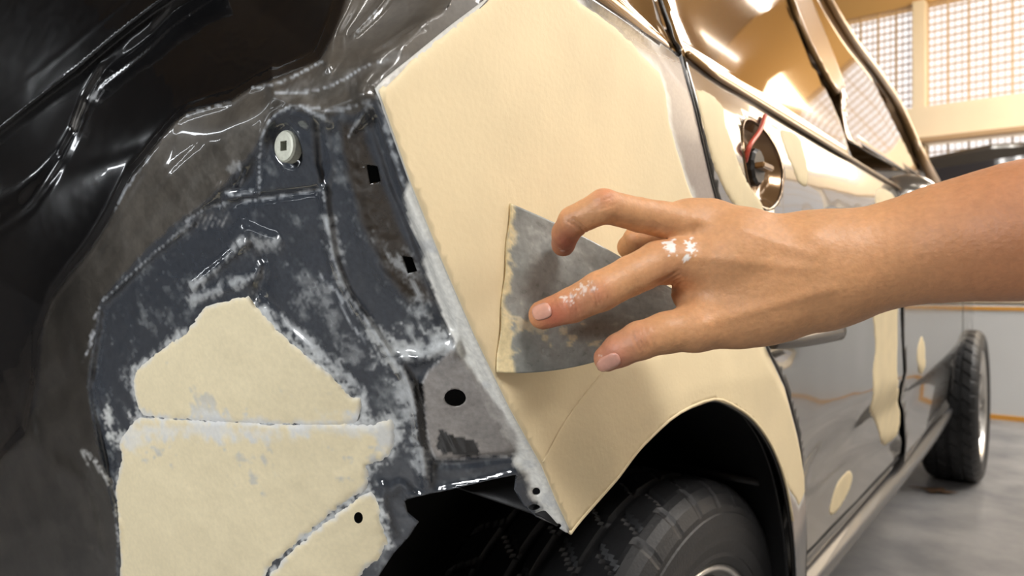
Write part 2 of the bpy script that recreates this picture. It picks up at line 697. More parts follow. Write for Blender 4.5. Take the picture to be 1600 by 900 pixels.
def door_shape(V):
    # feature line low on the door and a swage under the handle
    d, _ = dpoly(V, LOWCH)
    a = inside(V, LOWPOLY)
    s = np.where(a, -.012 * sstep(d, 0, .05), 0)
    s = s + .004 * np.exp(-((V[:, 1] - .80) / .03) ** 2) + .0035 * fbm(V[:, 0], V[:, 1], 5, 2)
    s = s - .010 * np.exp(-(((V[:, 0] - cupc[0]) / .055) ** 2 + ((V[:, 1] - cupc[1]) / .018) ** 2) ** 2)
    return s


cupc = side([(1222, 540)])[0]
LOWCH = smooth_line(side([(1256, 755), (1290, 735), (1330, 700), (1375, 680), (1408, 672)]), 4)
LOWPOLY = np.vstack([LOWCH, side([(1405, 740), (1262, 905)])])
def seam_gap(pts):
    pass


door = side_panel('rear_door', rd_out, M['paint'], step=.012, shape=door_shape, yz=True, holes=[fhole])

# --- front door, fender
Ya = side([(1413, 600)])[0][0]
fdl = side([(1484, 590), (1480, 620), (1450, 668), (1413, 724), (1415, 690), (1412, 640), (1411, 600), (1411, 520), (1411, 465), (1410, 380)])
fd = np.vstack([[(Ya + .02, XBELT - .002), (2.5, XBELT - .002), (3.0, XBELT - .03), (3.0, .62)], fdl])
side_panel('front_door', fd, M['paint'], step=.03, yz=True)
an = np.linspace(math.pi * .93, math.pi * .06, 14)
FE = [(3.02, .62), (3.02, XBELT - .03), (3.6, .94), (3.95, .88), (4.02, .6), (3.93, .42)] + [(3.55 + .36 * math.cos(a), .302 + .36 * math.sin(a)) for a in an[::-1]]
side_panel('front_wing', FE, M['paint'], step=.03, yz=True)
# sill / rocker
Y0, Y1 = side([(1262, 905)])[0][0], side([(1484, 637)])[0][0]
ys = np.linspace(Y0 - .35, Y1 + .1, 30)
zb = side([(1262, 905)])[0][1]
V = []
prof = [(0.004, 0.0), (0.008, -.010), (.002, -.03), (-.03, -.055), (-.09, -.06), (-.09, 0)]
for y in ys:
    for dx, dz in prof:
        V.append((float(Xs(np.array(y), np.array(zb))) + dx, y, zb - .004 + dz))
F = []
k = len(prof)
for i in range(len(ys) - 1):
    for j in range(k):
        F.append((i * k + j, (i + 1) * k + j, (i + 1) * k + (j + 1) % k, i * k + (j + 1) % k))
into(link('sill', mesh('sill', V, F), principled('sill_paint', (.06, .06, .063), .38, .3, .3)))

# inner shell behind panel gaps, so that nothing shines through
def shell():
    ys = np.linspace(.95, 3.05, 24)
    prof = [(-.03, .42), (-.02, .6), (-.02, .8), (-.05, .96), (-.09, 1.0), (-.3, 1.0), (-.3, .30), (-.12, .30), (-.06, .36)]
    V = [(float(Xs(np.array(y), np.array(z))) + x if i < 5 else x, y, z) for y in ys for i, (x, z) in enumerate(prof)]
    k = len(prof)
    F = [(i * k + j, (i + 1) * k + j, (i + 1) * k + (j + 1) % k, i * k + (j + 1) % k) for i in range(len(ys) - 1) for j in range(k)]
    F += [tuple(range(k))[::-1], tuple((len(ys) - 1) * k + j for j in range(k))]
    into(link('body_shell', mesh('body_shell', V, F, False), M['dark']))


shell()

# --- dried filler patches on the doors
def blob(name, pts, step=.008, base=None, lab=None, amp=.003):
    p = smooth_line(side(pts), 5, True)
    def shp(V):
        s = sd(V, p) + amp * fbm(V[:, 0], V[:, 1], 90)
        return (base(V) if base else 0) - .0006 + sstep(s, -.001, .004) * .0018
    o = side_panel(name, p, M['filler_old'], step=step, shape=shp, thick_=.0005, yz=True)
    if lab:
        tag(o, lab)
    return o


blob('door_filler', [(1366, 300), (1364, 400), (1363, 480), (1367, 540), (1363, 590), (1358, 640), (1367, 660), (1378, 690), (1390, 697), (1403, 680), (1406, 640), (1404, 590), (1403, 520), (1403, 420), (1400, 310)], .012, door_shape, 'tall cream filler strip along the front edge of the rear door')
blob('door_filler', [(1336, 736), (1342, 745), (1338, 765), (1326, 790), (1314, 806), (1307, 804), (1310, 785), (1320, 755)], .006, door_shape, 'slanted cream filler spot low on the rear door', .001)
blob('door_filler', [(1440, 524), (1445, 540), (1446, 560), (1442, 583), (1437, 585), (1434, 570), (1433, 545)], .012, None, 'small oval cream filler spot on the front door', .001)
blob('door_filler', [(1218, 205), (1232, 203), (1250, 215), (1258, 240), (1262, 290), (1248, 286), (1238, 262), (1226, 235)], .008, door_shape, 'curved cream filler streak beside the fuel pocket', .001)
blob('door_filler', [(1086, 142), (1108, 146), (1128, 165), (1135, 200), (1160, 270), (1190, 320), (1196, 350), (1175, 352), (1150, 330), (1118, 270), (1098, 200)], .008, door_shape, 'pale thin filler smear behind the door seam', .001)

# --- fuel pocket
def pocket():
    bz = float(Xs(np.array(fc[0]), np.array(fc[1])))
    V = []
    n = 32
    rings = [(1.0, .001), (1.06, .002), (1.02, -.003), (.93, -.012), (.86, -.020), (.5, -.022), (.05, -.023)]
    for r, dx in rings:
        for a in fang:
            y = fc[0] + FR * 1.9 * r * math.cos(a)
            z = fc[1] + FR * 1.5 * r * math.sin(a)
            V.append((float(Xs(np.array(y), np.array(z))) + dx, y, z))
    F = [(i * n + j, i * n + (j + 1) % n, (i + 1) * n + (j + 1) % n, (i + 1) * n + j) for i in range(len(rings) - 1) for j in range(n)]
    F.append(tuple((len(rings) - 1) * n + j for j in range(n)))
    f = into(link('fuel_pocket', mesh('fuel_pocket', V, F), M['glossbrown']))
    thick(f, .001, 1)
    # cap with a grip bar, and its red tether
    n = 24
    V = []
    for r, dx in ((.021, -.02), (.021, -.006), (.018, -.003), (.001, -.003)):
        V += [(bz + dx - .004, fc[0] + .006 + r * math.cos(2 * math.pi * j / n) * (1 + .06 * (j % 2)), fc[1] - .002 + r * math.sin(2 * math.pi * j / n) * (1 + .06 * (j % 2))) for j in range(n)]
    F = [(i * n + j, i * n + (j + 1) % n, (i + 1) * n + (j + 1) % n, (i + 1) * n + j) for i in range(3) for j in range(n)]
    F.append(tuple(3 * n + j for j in range(n)))
    cap = into(link('fuel_cap', mesh('fuel_cap', V, F, False), M['trim']))
    g = box('grip_bar', bz - .008, bz + .004, fc[0] - .012, fc[0] + .024, fc[1] - .006, fc[1] + .001, M['glare_trim'], None, .0015)
    g.parent = cap
    g.matrix_parent_inverse = (Matrix.Translation(Vector((0, 0, 0)))) 
    P = side([(1189, 182), (1178, 205), (1163, 226), (1163, 240), (1167, 252)])
    P = np.column_stack([Xs(P[:, 0], P[:, 1]) + np.array([.005, .007, .007, .003, -.002]), P])
    into(tag(tube('tether', smooth_line(P, 6), .0028, principled('red_plastic', (.62, .09, .05), .4)), 'red cap tether'))


M['glossbrown'] = principled('brown_gloss_recess', (.26, .15, .07), .2, .5, .6)
pocket()

# --- door handle
M['handle'] = principled('dark_handle', (.035, .026, .02), .3)


def handle():
    P = smooth_line(side([(1196, 537), (1225, 532), (1258, 524), (1283, 517)]), 5)
    x = .004 + .020 * np.sin(np.linspace(.15, math.pi * .5, len(P)))
    pts = np.column_stack([Xs(P[:, 0], P[:, 1]) + x, P])
    r = np.linspace(.006, .0125, len(P))
    h = into(tube('door_handle', pts, r, M['handle'], segs=16, flat=.7))
    cp = [pts[-1] + np.array([0, .000, 0]), pts[-1] + np.array([-.002, .012, .001]), pts[-1] + np.array([-.008, .026, .001]), pts[-1] + np.array([-.018, .032, .001])]
    c = tube('handle_cap', smooth_line(cp, 4), np.interp(np.linspace(0, 1, 13), [0, .6, 1], [.0128, .0125, .008]), M['handle'], segs=16, flat=.7)
    into(c)


handle()

# --- glass house
BELTY = np.linspace(rdYZ[0][0] + .015, 2.55, 22)


def yz_from_px(p):
    return side(p)


gl = [(1068, 78), (1050, 30), (1036, -40), (1026, -100), (1120, -108), (1190, -100), (1212, -60), (1240, 20), (1268, 90), (1300, 150), (1316, 190), (1322, 216)]
g = side(gl)
g[-1, 1] = XBELT + .006
g = np.vstack([g, [(.665, XBELT + .006)]])
g[:, 1] = np.maximum(g[:, 1], XBELT + .006)
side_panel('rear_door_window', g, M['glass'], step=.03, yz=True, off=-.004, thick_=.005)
g2 = side([(1256, -40), (1258, -10), (1282, 40), (1302, 90), (1318, 135), (1318, 170), (1326, 217), (1445, 285), (1452, 268), (1428, 210), (1395, 150), (1330, 50), (1286, -30), (1284, -40)])
g2[9:11, 1] = XBELT + .006
g2[:, 1] = np.maximum(g2[:, 1], XBELT + .006)
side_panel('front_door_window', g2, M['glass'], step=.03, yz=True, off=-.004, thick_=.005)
g3 = side([(1059, 80), (1044, 42), (1030, 0), (1012, -60), (1006, -96), (950, -80), (880, -60), (905, -26), (940, 0), (990, 34), (1020, 56)])
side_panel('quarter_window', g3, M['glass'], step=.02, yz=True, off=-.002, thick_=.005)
# centre pillar
pp = side([(1222, -50), (1252, -50), (1262, -10), (1282, 40), (1302, 90), (1318, 135), (1308, 146), (1292, 120), (1268, 75), (1244, 20)])
side_panel('centre_pillar', pp, M['glare_trim'], step=.02, yz=True, off=.004, thick_=.01)
# roof rail and windscreen pillar
rr = smooth_line(side([(1268, -60), (1290, -5), (1330, 62), (1372, 118), (1402, 165), (1425, 215), (1440, 250), (1462, 290)]), 5)
P = np.column_stack([Xs(rr[:, 0], rr[:, 1]) + .004, rr])
into(tube('roof_rail', P, np.linspace(.012, .026, len(P)), M['glare_trim'], segs=12, flat=.6))
# belt moulding
Pb = np.column_stack([Xs(BELTY, np.full(22, XBELT)) + .002, BELTY, np.full(22, XBELT)])
into(tube('belt_moulding', Pb, .0035, M['glare_trim'], segs=10))
seamtube('window_seal', [(1012, -60), (1032, 5), (1046, 45), (1061, 84)], .0022)
seamtube('door_seal', [(x - 3, y) for x, y in SEAM_D], .0026, off=-.0012)
seamtube('arch_seal', [(x + 3, y + 1) for x, y in ARCH[5:]], .003, off=.004)


# roof, seen from elsewhere: closes the glass house over to the other side
def roofshell():
    V = []
    ts = np.linspace(0, 1, 9)
    idx = list(range(0, len(rr), 3))
    for i in idx:
        y, z = rr[i]
        x0 = float(Xs(np.array(y), np.array(z)))
        for t in ts:
            V.append((x0 + (-1.55 - 2 * x0) * t, y + .12 * math.sin(math.pi * t), z + .05 * math.sin(math.pi * t)))
    k = len(ts)
    F = [(a * k + b, a * k + b + 1, (a + 1) * k + b + 1, (a + 1) * k + b) for a in range(len(idx) - 1) for b in range(k - 1)]
    o = into(link('windscreen', mesh('windscreen', V, F), M['glass']))
    thick(o, .005, 1)


roofshell()


def roof():
    rc = smooth_line(side([(862, -50), (905, -68), (960, -84), (1036, -104), (1120, -112), (1200, -100), (1268, -60)]), 4)
    k = 9
    V = []
    for y, z in rc:
        x0 = float(Xs(np.array(y), np.array(z)))
        for j in range(k):
            t = j / (k - 1)
            V.append((x0 + (-1.55 - 2 * x0) * t, y + .05 * math.sin(math.pi * t), z + .05 * math.sin(math.pi * t)))
    F = [(a * k + b, a * k + b + 1, (a + 1) * k + b + 1, (a + 1) * k + b) for a in range(len(rc) - 1) for b in range(k - 1)]
    thick(into(link('roof', mesh('roof', V, F), M['black_paint'])), .003, 1)
    into(tube('gutter_trim', np.column_stack([Xs(rc[:, 0], rc[:, 1]) + .001, rc]), .010, M['black_paint'], segs=10))


roof()


# bonnet and nose
def nose():
    V = []
    ys = np.linspace(2.75, 3.95, 12)
    for y in ys:
        zt = 1.0 - .12 * ((y - 2.75) / 1.2) ** 2
        for j in range(9):
            t = j / 8
            x0 = float(Xs(np.array(y), np.array(.9))) - .03
            V.append((x0 + (-1.55 - 2 * x0) * t, y, zt + .06 * math.sin(math.pi * t) ** .5 - .05))
    F = [(a * 9 + b, (a + 1) * 9 + b, (a + 1) * 9 + b + 1, a * 9 + b + 1) for a in range(11) for b in range(8)]
    thick(into(link('bonnet', mesh('bonnet', V, F), M['paint'])), .003)


nose()

# mirror
def mirror():
    c = at(1420, 296, 1.62)
    bm = bmesh.new()
    bmesh.ops.create_icosphere(bm, subdivisions=3, radius=1)
    for v in bm.verts:
        x, y, z = v.co
        y2 = y * .045 * (1 if y > 0 else .5)
        v.co = Vector((c[0] - .01 + x * .07 * (1 - .15 * z), c[1] + y2, c[2] - .006 + z * .042))
    me = bpy.data.meshes.new('door_mirror')
    bm.to_mesh(me)
    bm.free()
    me.polygons.foreach_set('use_smooth', [True] * len(me.polygons))
    m = into(link('door_mirror', me, principled('mirror_cover', (.62, .56, .48), .18, .7, .8)))
    a = box('mirror_arm', c[0] - .12, c[0] - .04, c[1] - .01, c[1] + .02, c[2] - .04, c[2] - .01, M['trim'], None, .005)
    into(a)


mirror()


# --- wheels
def wheel(name, cx, cy, cz, R, rr_, width, steer=0, label=None):
    e = bpy.data.objects.new(name, None)
    COL.objects.link(e)
    e.location = (cx, cy, cz)
    e.rotation_euler = (0, 0, steer)
    e.parent = car
    e.matrix_parent_inverse = Matrix.Translation(-Vector(car.location))
    if label:
        e['label'] = label
    # tyre: x from 0 (outer) to -width (inner)
    NS = 420
    px, pr, kind = [], [], []
    sh = .026
    side_prof = [(-.014, rr_ - .004), (-.004, rr_ + .004), (.001, rr_ + .012), (.0, rr_ + .016), (.004, rr_ + .028), (.0045, rr_ + .030), (.0045, rr_ + .034), (.006, (R + rr_) / 2), (.005, R - .034), (.0035, R - .0325), (.003, R - .026), (-.004, R - .014), (-.012, R - .0065), (-.019, R - .0025)]
    for x, r in side_prof:
        px.append(x)
        pr.append(r)
        kind.append(0)
    tx = np.linspace(-.023, -(width - .023), 61)
    grooves = (.055, .095, width - .095, width - .055)
    for x in tx:
        q = -x
        g = 0
        for gc in grooves:
            if abs(q - gc) < .0045:
                g = 1
        mid = (q - width / 2) / (width / 2)
        px.append(x)
        pr.append(R - .004 * mid ** 4 - (.0065 if g else 0))
        kind.append(2 if g else 1)
    for x, r in side_prof[::-1]:
        px.append(-width - x)
        pr.append(r)
        kind.append(0)
    px = np.array(px)
    pr = np.array(pr)
    kind = np.array(kind)
    V = np.zeros((NS, len(px), 3))
    for s in range(NS):
        a = 2 * math.pi * s / NS
        r = pr.copy()
        for i in np.nonzero(kind == 1)[0]:
            q = -px[i]
            # slanted lateral slots in the shoulder blocks, fine sipes in the middle ribs
            if q < .052 or q > width - .052:
                ph = (s + int((q if q < .1 else width - q) * 160)) % 12
                if ph < 2:
                    r[i] -= .0045
            elif (s + int(q * 190)) % 14 < 2:
                r[i] -= .0035
        for i in np.nonzero((kind == 0) & (pr > R - .03))[0]:
            if (s % 12) < 2:
                r[i] -= .0022
        V[s, :, 0] = px
        V[s, :, 1] = r * math.cos(a)
        V[s, :, 2] = r * math.sin(a)
    k = len(px)
    F = [(s * k + i, s * k + i + 1, ((s + 1) % NS) * k + i + 1, ((s + 1) % NS) * k + i) for s in range(NS) for i in range(k - 1)]
    me = mesh('tyre', V.reshape(-1, 3), F, False)
    t = link('tyre', me, M['rubber'], e)
    # rim
    n = 72
    rp = [(-.014, rr_ - .002), (-.006, rr_ + .002), (-.004, rr_ - .002), (-.006, rr_ - .006), (-.012, rr_ - .010), (-.02, rr_ - .013), (-.05, rr_ - .022), (-width + .02, rr_ - .022), (-width + .01, rr_ - .004)]
    V = [(x, r * math.cos(2 * math.pi * j / n), r * math.sin(2 * math.pi * j / n)) for x, r in rp for j in range(n)]
    F = [(i * n + j, (i + 1) * n + j, (i + 1) * n + (j + 1) % n, i * n + (j + 1) % n) for i in range(len(rp) - 1) for j in range(n)]
    rm = link('rim', mesh('rim', V, F), M['alloy'], e)
    # spokes
    sp = None
    for j in range(10):
        a = 2 * math.pi * (j + .25) / 10
        if sp is None:
            V = []
            for r, ww, xx in ((.03, .020, -.030), (.08, .014, -.022), (.14, .012, -.018), (rr_ - .014, .018, -.020)):
                V += [(xx, -ww / 2, r), (xx, ww / 2, r), (xx - .02, ww / 2, r), (xx - .02, -ww / 2, r)]
            F = [(i * 4 + q, i * 4 + (q + 1) % 4, (i + 1) * 4 + (q + 1) % 4, (i + 1) * 4 + q) for i in range(3) for q in range(4)] + [(3, 2, 1, 0), (12, 13, 14, 15)]
            sp = mesh('spoke', V, F, False)
            sp.materials.append(M['alloy'])
        o = link('spoke', sp, None, e)
        o.rotation_euler = (a, 0, 0)
    hp = [(-.028, .036), (-.018, .034), (-.014, .026), (-.013, .001)]
    V = [(x, r * math.cos(2 * math.pi * j / 24), r * math.sin(2 * math.pi * j / 24)) for x, r in hp for j in range(24)]
    F = [(i * 24 + j, (i + 1) * 24 + j, (i + 1) * 24 + (j + 1) % 24, i * 24 + (j + 1) % 24) for i in range(3) for j in range(24)] + [tuple(72 + j for j in range(24))]
    link('hub_cap', mesh('hub_cap', V, F), M['alloy'], e)
    dp = [(-.07, .15), (-.06, .15), (-.06, .02)]
    V = [(x, r * math.cos(2 * math.pi * j / 32), r * math.sin(2 * math.pi * j / 32)) for x, r in dp for j in range(32)]
    F = [(i * 32 + j, (i + 1) * 32 + j, (i + 1) * 32 + (j + 1) % 32, i * 32 + (j + 1) % 32) for i in range(2) for j in range(32)] + [tuple(64 + j for j in range(32))]
    link('brake_disc', mesh('brake_disc', V, F), M['alloy'], e)
    return e


wheel('wheel', -.035, .722, .283, .30, .205, .215, 0, 'rear wheel with worn ribbed tyre under the filled arch')
wheel('wheel', .008, 3.55, .302, .32, .235, .20, 0, 'front wheel with silver multi-spoke rim')


# wheel-arch liner: a black barrel round the rear wheel
def liner():
    V = []
    n = 40
    xs = [-.006, -.012, -.09, -.17, -.27, -.29]
    a2 = dense(smooth_line(side(ARCH), 3), .012)[:]
    pts = smooth_line(side(ARCH), 3)
    yc, zc = .74, .36
    V = []
    for x in xs:
        g = 1.0 if x > -.05 else 1.10
        for p in pts:
            gg = 1.02 if x > -.008 else (1.10 if x < -.05 else 1.05)
            V.append((x, yc + (p[0] - yc) * gg, zc + (p[1] - zc) * gg))
    k = len(pts)
    F = [(i * k + j, i * k + j + 1, (i + 1) * k + j + 1, (i + 1) * k + j) for i in range(len(xs) - 1) for j in range(k - 1)]
    b = len(V)
    o = into(link('arch_liner', mesh('arch_liner', V, F), M['liner']))
    thick(o, .002, 0)
    # inner wheelhouse wall
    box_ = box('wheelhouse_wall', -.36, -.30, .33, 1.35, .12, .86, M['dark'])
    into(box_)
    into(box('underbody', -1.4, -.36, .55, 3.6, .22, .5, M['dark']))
    # pressed ribs in the liner
    for q in (.25, .5, .75):
        i = int(q * (k - 1))
        p = pts[i]
        a = np.array([-.03, yc + (p[0] - yc) * 1.06, zc + (p[1] - zc) * 1.06])
        c = a + np.array([-.22, 0.01, 0])
        into(tube('liner_rib', [a, c], .006, M['liner']))


liner()


# ================================================================== REAR FACE (bumper and lamp removed)
def Yr(X, z):
    d = z - .90
    s = np.sqrt(d * d + .012 ** 2)
    up = np.maximum(d, 0)
    lo = np.maximum(-d, 0)
    k = .16 + .84 * np.exp(np.minimum(X, 0) / .15)
    return .226 + k * (.642 * (s - d) / 2 + 1.0 * (s + d) / 2)


def frear(P):
    return -(P[..., 1] - Yr(P[..., 0], P[..., 2]))


def rear(pts):
    pts = np.asarray(pts, float)
    t = solve(pts[:, 0], pts[:, 1], frear, .12, 4, 200)
    # meet the quarter panel's rear edge exactly
    for line in (EDGE, [(588, 138), (600, 124), (640, 92), (700, 43), (757, 0), (792, -60)]):
        ln = dense(np.asarray(line, float), 4)[:-1] if False else smooth_line(line, 12)
        td = solve(ln[:, 0], ln[:, 1], fside)
        dd, fr = dpoly(pts, ln)
        te = np.interp(fr, np.linspace(0, 1, len(ln)), td) + .0016
        wgt = sstep(dd, 3, 46)
        t = te * (1 - wgt) + t * wgt
    P = CAM + ray(pts[:, 0], pts[:, 1]) * t[:, None]
    return P


def r2(pts):
    P = rear(pts)
    return P[:, [0, 2]]


R_OUT = [(-120, -60), (757, -60)] + [(790, -30), (775, 4), (720, 47), (660, 94), (608, 134)] + \
        [(602, 150), (650, 283), (700, 405), (750, 520), (805, 640), (850, 725), (878, 785), (893, 833)] + \
        [(884, 832), (862, 818), (838, 808), (818, 790), (803, 765), (806, 742), (775, 748), (735, 757), (690, 768), (652, 776), (632, 783), (636, 800), (654, 816), (640, 838), (615, 865), (592, 900), (580, 960), (-120, 960)]
HOLES_PX = {
    'sq1': [(572, 257), (590, 260), (595, 284), (578, 288)],
    'sq2': [(628, 400), (644, 402), (652, 424), (637, 428)],
    'oval': [(728, 622, 17, 14)],
    'h3': [(560, 809, 7, 9)],
    'h4': [(838, 768, 6, 6)],
    'h5': [(835, 793, 9, 5)],
    'h6': [(872, 822, 5, 4)],
}
holes = []
for kx, vx in HOLES_PX.items():
    if len(vx) == 1:
        cx, cy, rx, ry = vx[0]
        if kx == 'oval':
            cx = 711
        holes.append([(cx + rx * math.cos(a), cy + ry * math.sin(a)) for a in np.linspace(0, 2 * math.pi, 17)[:-1]])
    else:
        holes.append(vx)

LINES = dict(
    # outer lid edge, black gap, ridge with highlight, ledge
    lid=[(330, -40), (230, 30), (120, 120), (0, 212), (-80, 290)],
    lid2=[(250, -40), (150, 40), (60, 115), (0, 160), (-80, 240)],
    ridge=[(420, -60), (330, -5), (290, 22), (265, 40), (232, 72), (190, 105), (160, 128), (140, 160), (120, 215), (95, 262), (65, 305), (35, 338), (-60, 400)],
)
LEDGE = [(900, -300), (560, -60), (520, 60), (500, 95), (470, 108), (430, 125), (395, 137), (360, 160), (330, 168), (290, 180), (272, 195), (250, 222), (230, 250), (208, 278), (190, 310), (172, 345), (140, 395), (110, 430), (80, 470), (60, 530), (55, 600), (40, 680), (-40, 760), (-200, 900), (-200, -300)]
METAL = [(560, 172), (600, 150), (760, 520), (900, 830), (860, 1000), (180, 1000), (182, 820), (150, 690), (135, 600), (148, 520), (155, 470), (200, 418), (240, 375), (290, 335), (310, 322), (350, 285), (400, 225), (425, 180), (455, 166), (500, 178)]
POCKET = [(347, 330), (350, 300), (395, 298), (404, 285), (407, 255), (410, 215), (420, 188), (440, 172), (462, 169), (482, 180), (492, 200), (496, 245), (503, 294), (440, 303), (380, 312)]
PLATE = [(697, 556), (712, 549), (745, 590), (790, 650), (808, 706), (760, 712), (690, 718), (676, 708), (668, 680), (664, 640), (660, 602), (672, 578)]
F1 = [(388, 462), (400, 475), (440, 520), (480, 555), (520, 588), (548, 618), (563, 622), (565, 636), (556, 664), (450, 665), (340, 660), (226, 652), (214, 634), (208, 598), (214, 576), (250, 545), (290, 518), (318, 480), (350, 470), (380, 463)]
F2 = [(206, 662), (216, 652), (232, 650), (340, 657), (450, 661), (556, 660), (575, 663), (596, 656), (612, 655), (620, 676), (616, 700), (600, 722), (575, 728), (578, 742), (572, 766), (536, 788), (497, 821), (457, 857), (417, 894), (394, 960), (186, 960), (188, 880), (183, 800), (180, 760), (190, 715), (186, 694), (194, 676)]
F3 = [(398, 960), (424, 892), (470, 846), (520, 806), (560, 776), (580, 768), (592, 782), (598, 815), (606, 850), (590, 876), (565, 900), (540, 960)]
Fp = [np.asarray(x, float) for x in (F1, F2, F3)]


def rear_field(P):
    """relief (towards the camera) at points P given in the (X, z) plane"""
    h = np.zeros(len(P))
    q = lambda pts, k=4: smooth_line(r2(pts), k)
    w = lambda: 0
    # everything outside the ledge lies deeper
    le = r2(LEDGE)
    s = sd(P, le)
    h -= .030 * sstep(s, 0, .012) + .06 * sstep(s, .01, .16)
    d, _ = dpoly(P, q(LEDGE[3:20]))
    h += .0035 * np.exp(-(d / .003) ** 2)
    # lid edges and the long ridge
    d, _ = dpoly(P, q(LINES['ridge']))
    h += .006 * np.exp(-(d / .004) ** 2)
    L = r2(LINES['ridge'] + [(-400, 500), (-400, -200), (300, -200)])
    h += .03 * sstep(sd(P, L), 0, .03)
    for nm in ('lid', 'lid2'):
        d, _ = dpoly(P, q(LINES[nm]))
        h += .0015 * np.exp(-(d / .004) ** 2)
    L = r2(LINES['lid'] + [(-400, 400), (-400, -200), (200, -200)])
    h += .03 * sstep(sd(P, L), 0, .01)
    # inner metal sits back from the ledge
    m = r2(METAL)
    sm = sd(P, m)
    h -= .012 * sstep(sm, 0, .012)
    # pocket of the lamp screw
    s = sd(P, q(POCKET, 3))
    h += .007 * sstep(s, -.001, .004)
    d, _ = dpoly(P, q(POCKET[5:12], 4))
    h += .0030 * np.exp(-(d / .0022) ** 2)
    c = r2([(448, 229)])[0]
    rr2 = np.hypot(P[:, 0] - c[0], P[:, 1] - c[1])
    h += -.004 * np.exp(-(rr2 / .011) ** 4) + .0015 * np.exp(-((rr2 - .013) / .0022) ** 2)
    # arched rib above the pocket
    for pts, wd, hh in (
            ([(405, 300), (408, 220), (430, 180), (462, 165), (490, 178), (515, 190)], .0022, .003),
            ([(505, 298), (512, 350), (520, 400), (540, 455), (575, 505), (612, 560), (636, 600), (650, 640), (660, 700), (668, 760)], .0035, .0065),
            ([(590, 150), (608, 215), (628, 280), (655, 350), (685, 430), (715, 510), (712, 545)], .0025, .0045),
            ([(578, 165), (596, 225), (615, 290), (640, 350), (670, 430), (700, 510)], .003, -.004),
            ([(535, 200), (545, 260), (560, 330), (575, 380), (600, 430), (650, 480), (700, 535)], .006, .004),
            ([(508, 180), (512, 220), (518, 262), (505, 296)], .0022, .0025),
            ([(545, 215), (560, 190), (580, 165)], .002, .003),
            ([(290, 345), (330, 322), (400, 312), (500, 296)], .002, -.003),
            ([(160, 470), (215, 420), (262, 378), (300, 350)], .003, .004),
            ([(300, 450), (330, 425), (372, 390), (385, 380)], .003, .006),
            ([(300, 470), (350, 452), (395, 435), (408, 415)], .003, .004),
            ([(372, 380), (385, 362), (405, 368), (432, 378)], .005, .005),
            ([(410, 400), (412, 440), (400, 465)], .006, -.006),
            ([(245, 432), (320, 445)], .001, .0008),
            ([(395, 468), (440, 512), (500, 560), (545, 605)], .002, .0008),
            ([(405, 455), (450, 500), (520, 560), (560, 600)], .003, -.002),
            ([(640, 560), (662, 560), (690, 545), (705, 548)], .004, .005),
            ([(625, 560), (640, 600), (650, 660), (662, 740)], .003, .0035),
            ([(600, 760), (598, 790), (612, 830)], .0035, .005),
            ([(612, 770), (625, 755), (640, 770)], .003, .003),
            ([(680, 725), (740, 722), (800, 712)], .003, -.003),
            ([(640, 778), (730, 760), (808, 740)], .003, .004),
            ([(270, 210), (230, 270), (195, 335), (150, 420)], .006, .0035),
            ([(330, 240), (290, 280), (240, 330), (200, 375)], .008, -.003),
            ([(310, 225), (270, 262), (235, 300)], .002, -.0015),
            ([(400, 180), (350, 215), (305, 250), (270, 280)], .012, .006),
            ([(580, 148), (540, 160), (500, 172), (470, 160), (440, 158), (425, 140), (425, 110)], .0035, .005),
            ([(600, 130), (640, 100), (700, 55), (752, 10)], .003, .0035),
            ([(430, 150), (500, 120), (580, 90), (650, 60), (700, 10)], .010, .008),
            ([(395, 138), (440, 128), (490, 100), (510, 92), (516, 110)], .002, .002),
            ([(515, 100), (520, 60), (545, 10), (560, -40)], .006, .010),
            ([(556, 50), (590, 15), (620, -30)], .004, .006),
            ([(628, 55), (655, 42), (690, 30)], .003, .003),
            ([(690, 48), (696, 20), (690, -30)], .004, -.006),
            ([(368, 290), (378, 265), (372, 258), (360, 262), (366, 290)], .0015, .0022),
            ([(330, 305), (345, 288), (338, 300)], .0015, .002),
            ([(50, 690), (20, 700), (-10, 760)], .02, .012),
            ([(90, 730), (130, 760), (150, 850)], .012, .010),
            ([(110, 560), (150, 620), (140, 720)], .02, .010),
            ([(60, 640), (100, 600), (120, 560)], .02, -.008)):
        d, _ = dpoly(P, q(pts))
        h += hh * np.exp(-(d / wd) ** 2)
    # small round punch marks
    for (cx, cy) in ((236, 466), (290, 430), (365, 370), (351, 345), (176, 524), (484, 482), (505, 105), (555, 552)):
        c = r2([(cx, cy)])[0]
        rr2 = np.hypot(P[:, 0] - c[0], P[:, 1] - c[1])
        h += .0009 * np.exp(-((rr2 - .0032) / .0009) ** 2) - .0006 * np.exp(-(rr2 / .002) ** 2)
    # tail of the plate
    s = sd(P, q(PLATE, 3))
    h += .0045 * sstep(s, -.001, .003) + .0015 * np.exp(-(dpoly(P, q(PLATE, 3), True)[0] / .0016) ** 2)
    # scratches and chisel marks
    def hatch(poly, ang, f, amp):
        s = sd(P, r2(poly))
        m = sstep(s, -.002, .006)
        a = P[:, 0] * math.cos(ang) + P[:, 1] * math.sin(ang)
        b = -P[:, 0] * math.sin(ang) + P[:, 1] * math.cos(ang)
        return m * amp * np.abs(np.sin(a * f + 2 * fbm(a, b, 60) * 3)) ** 3 * sstep(fbm(a * 2, b * .3, 160, 2), -.1, .2)
    h += hatch([(120, 700), (145, 690), (180, 745), (178, 800), (130, 745)], .7, 900, .0022)
    h += hatch([(135, 480), (158, 465), (165, 530), (140, 570), (125, 560)], .3, 800, .0022)
    h += hatch([(330, 20), (420, 60), (430, 120), (340, 110), (270, 60)], 1.3, 600, .0016)
    h += hatch([(290, 320), (350, 310), (360, 345), (300, 362)], .2, 900, .0014)
    h += hatch([(620, 0), (690, 0), (690, 30), (640, 35)], .2, 900, .0018)
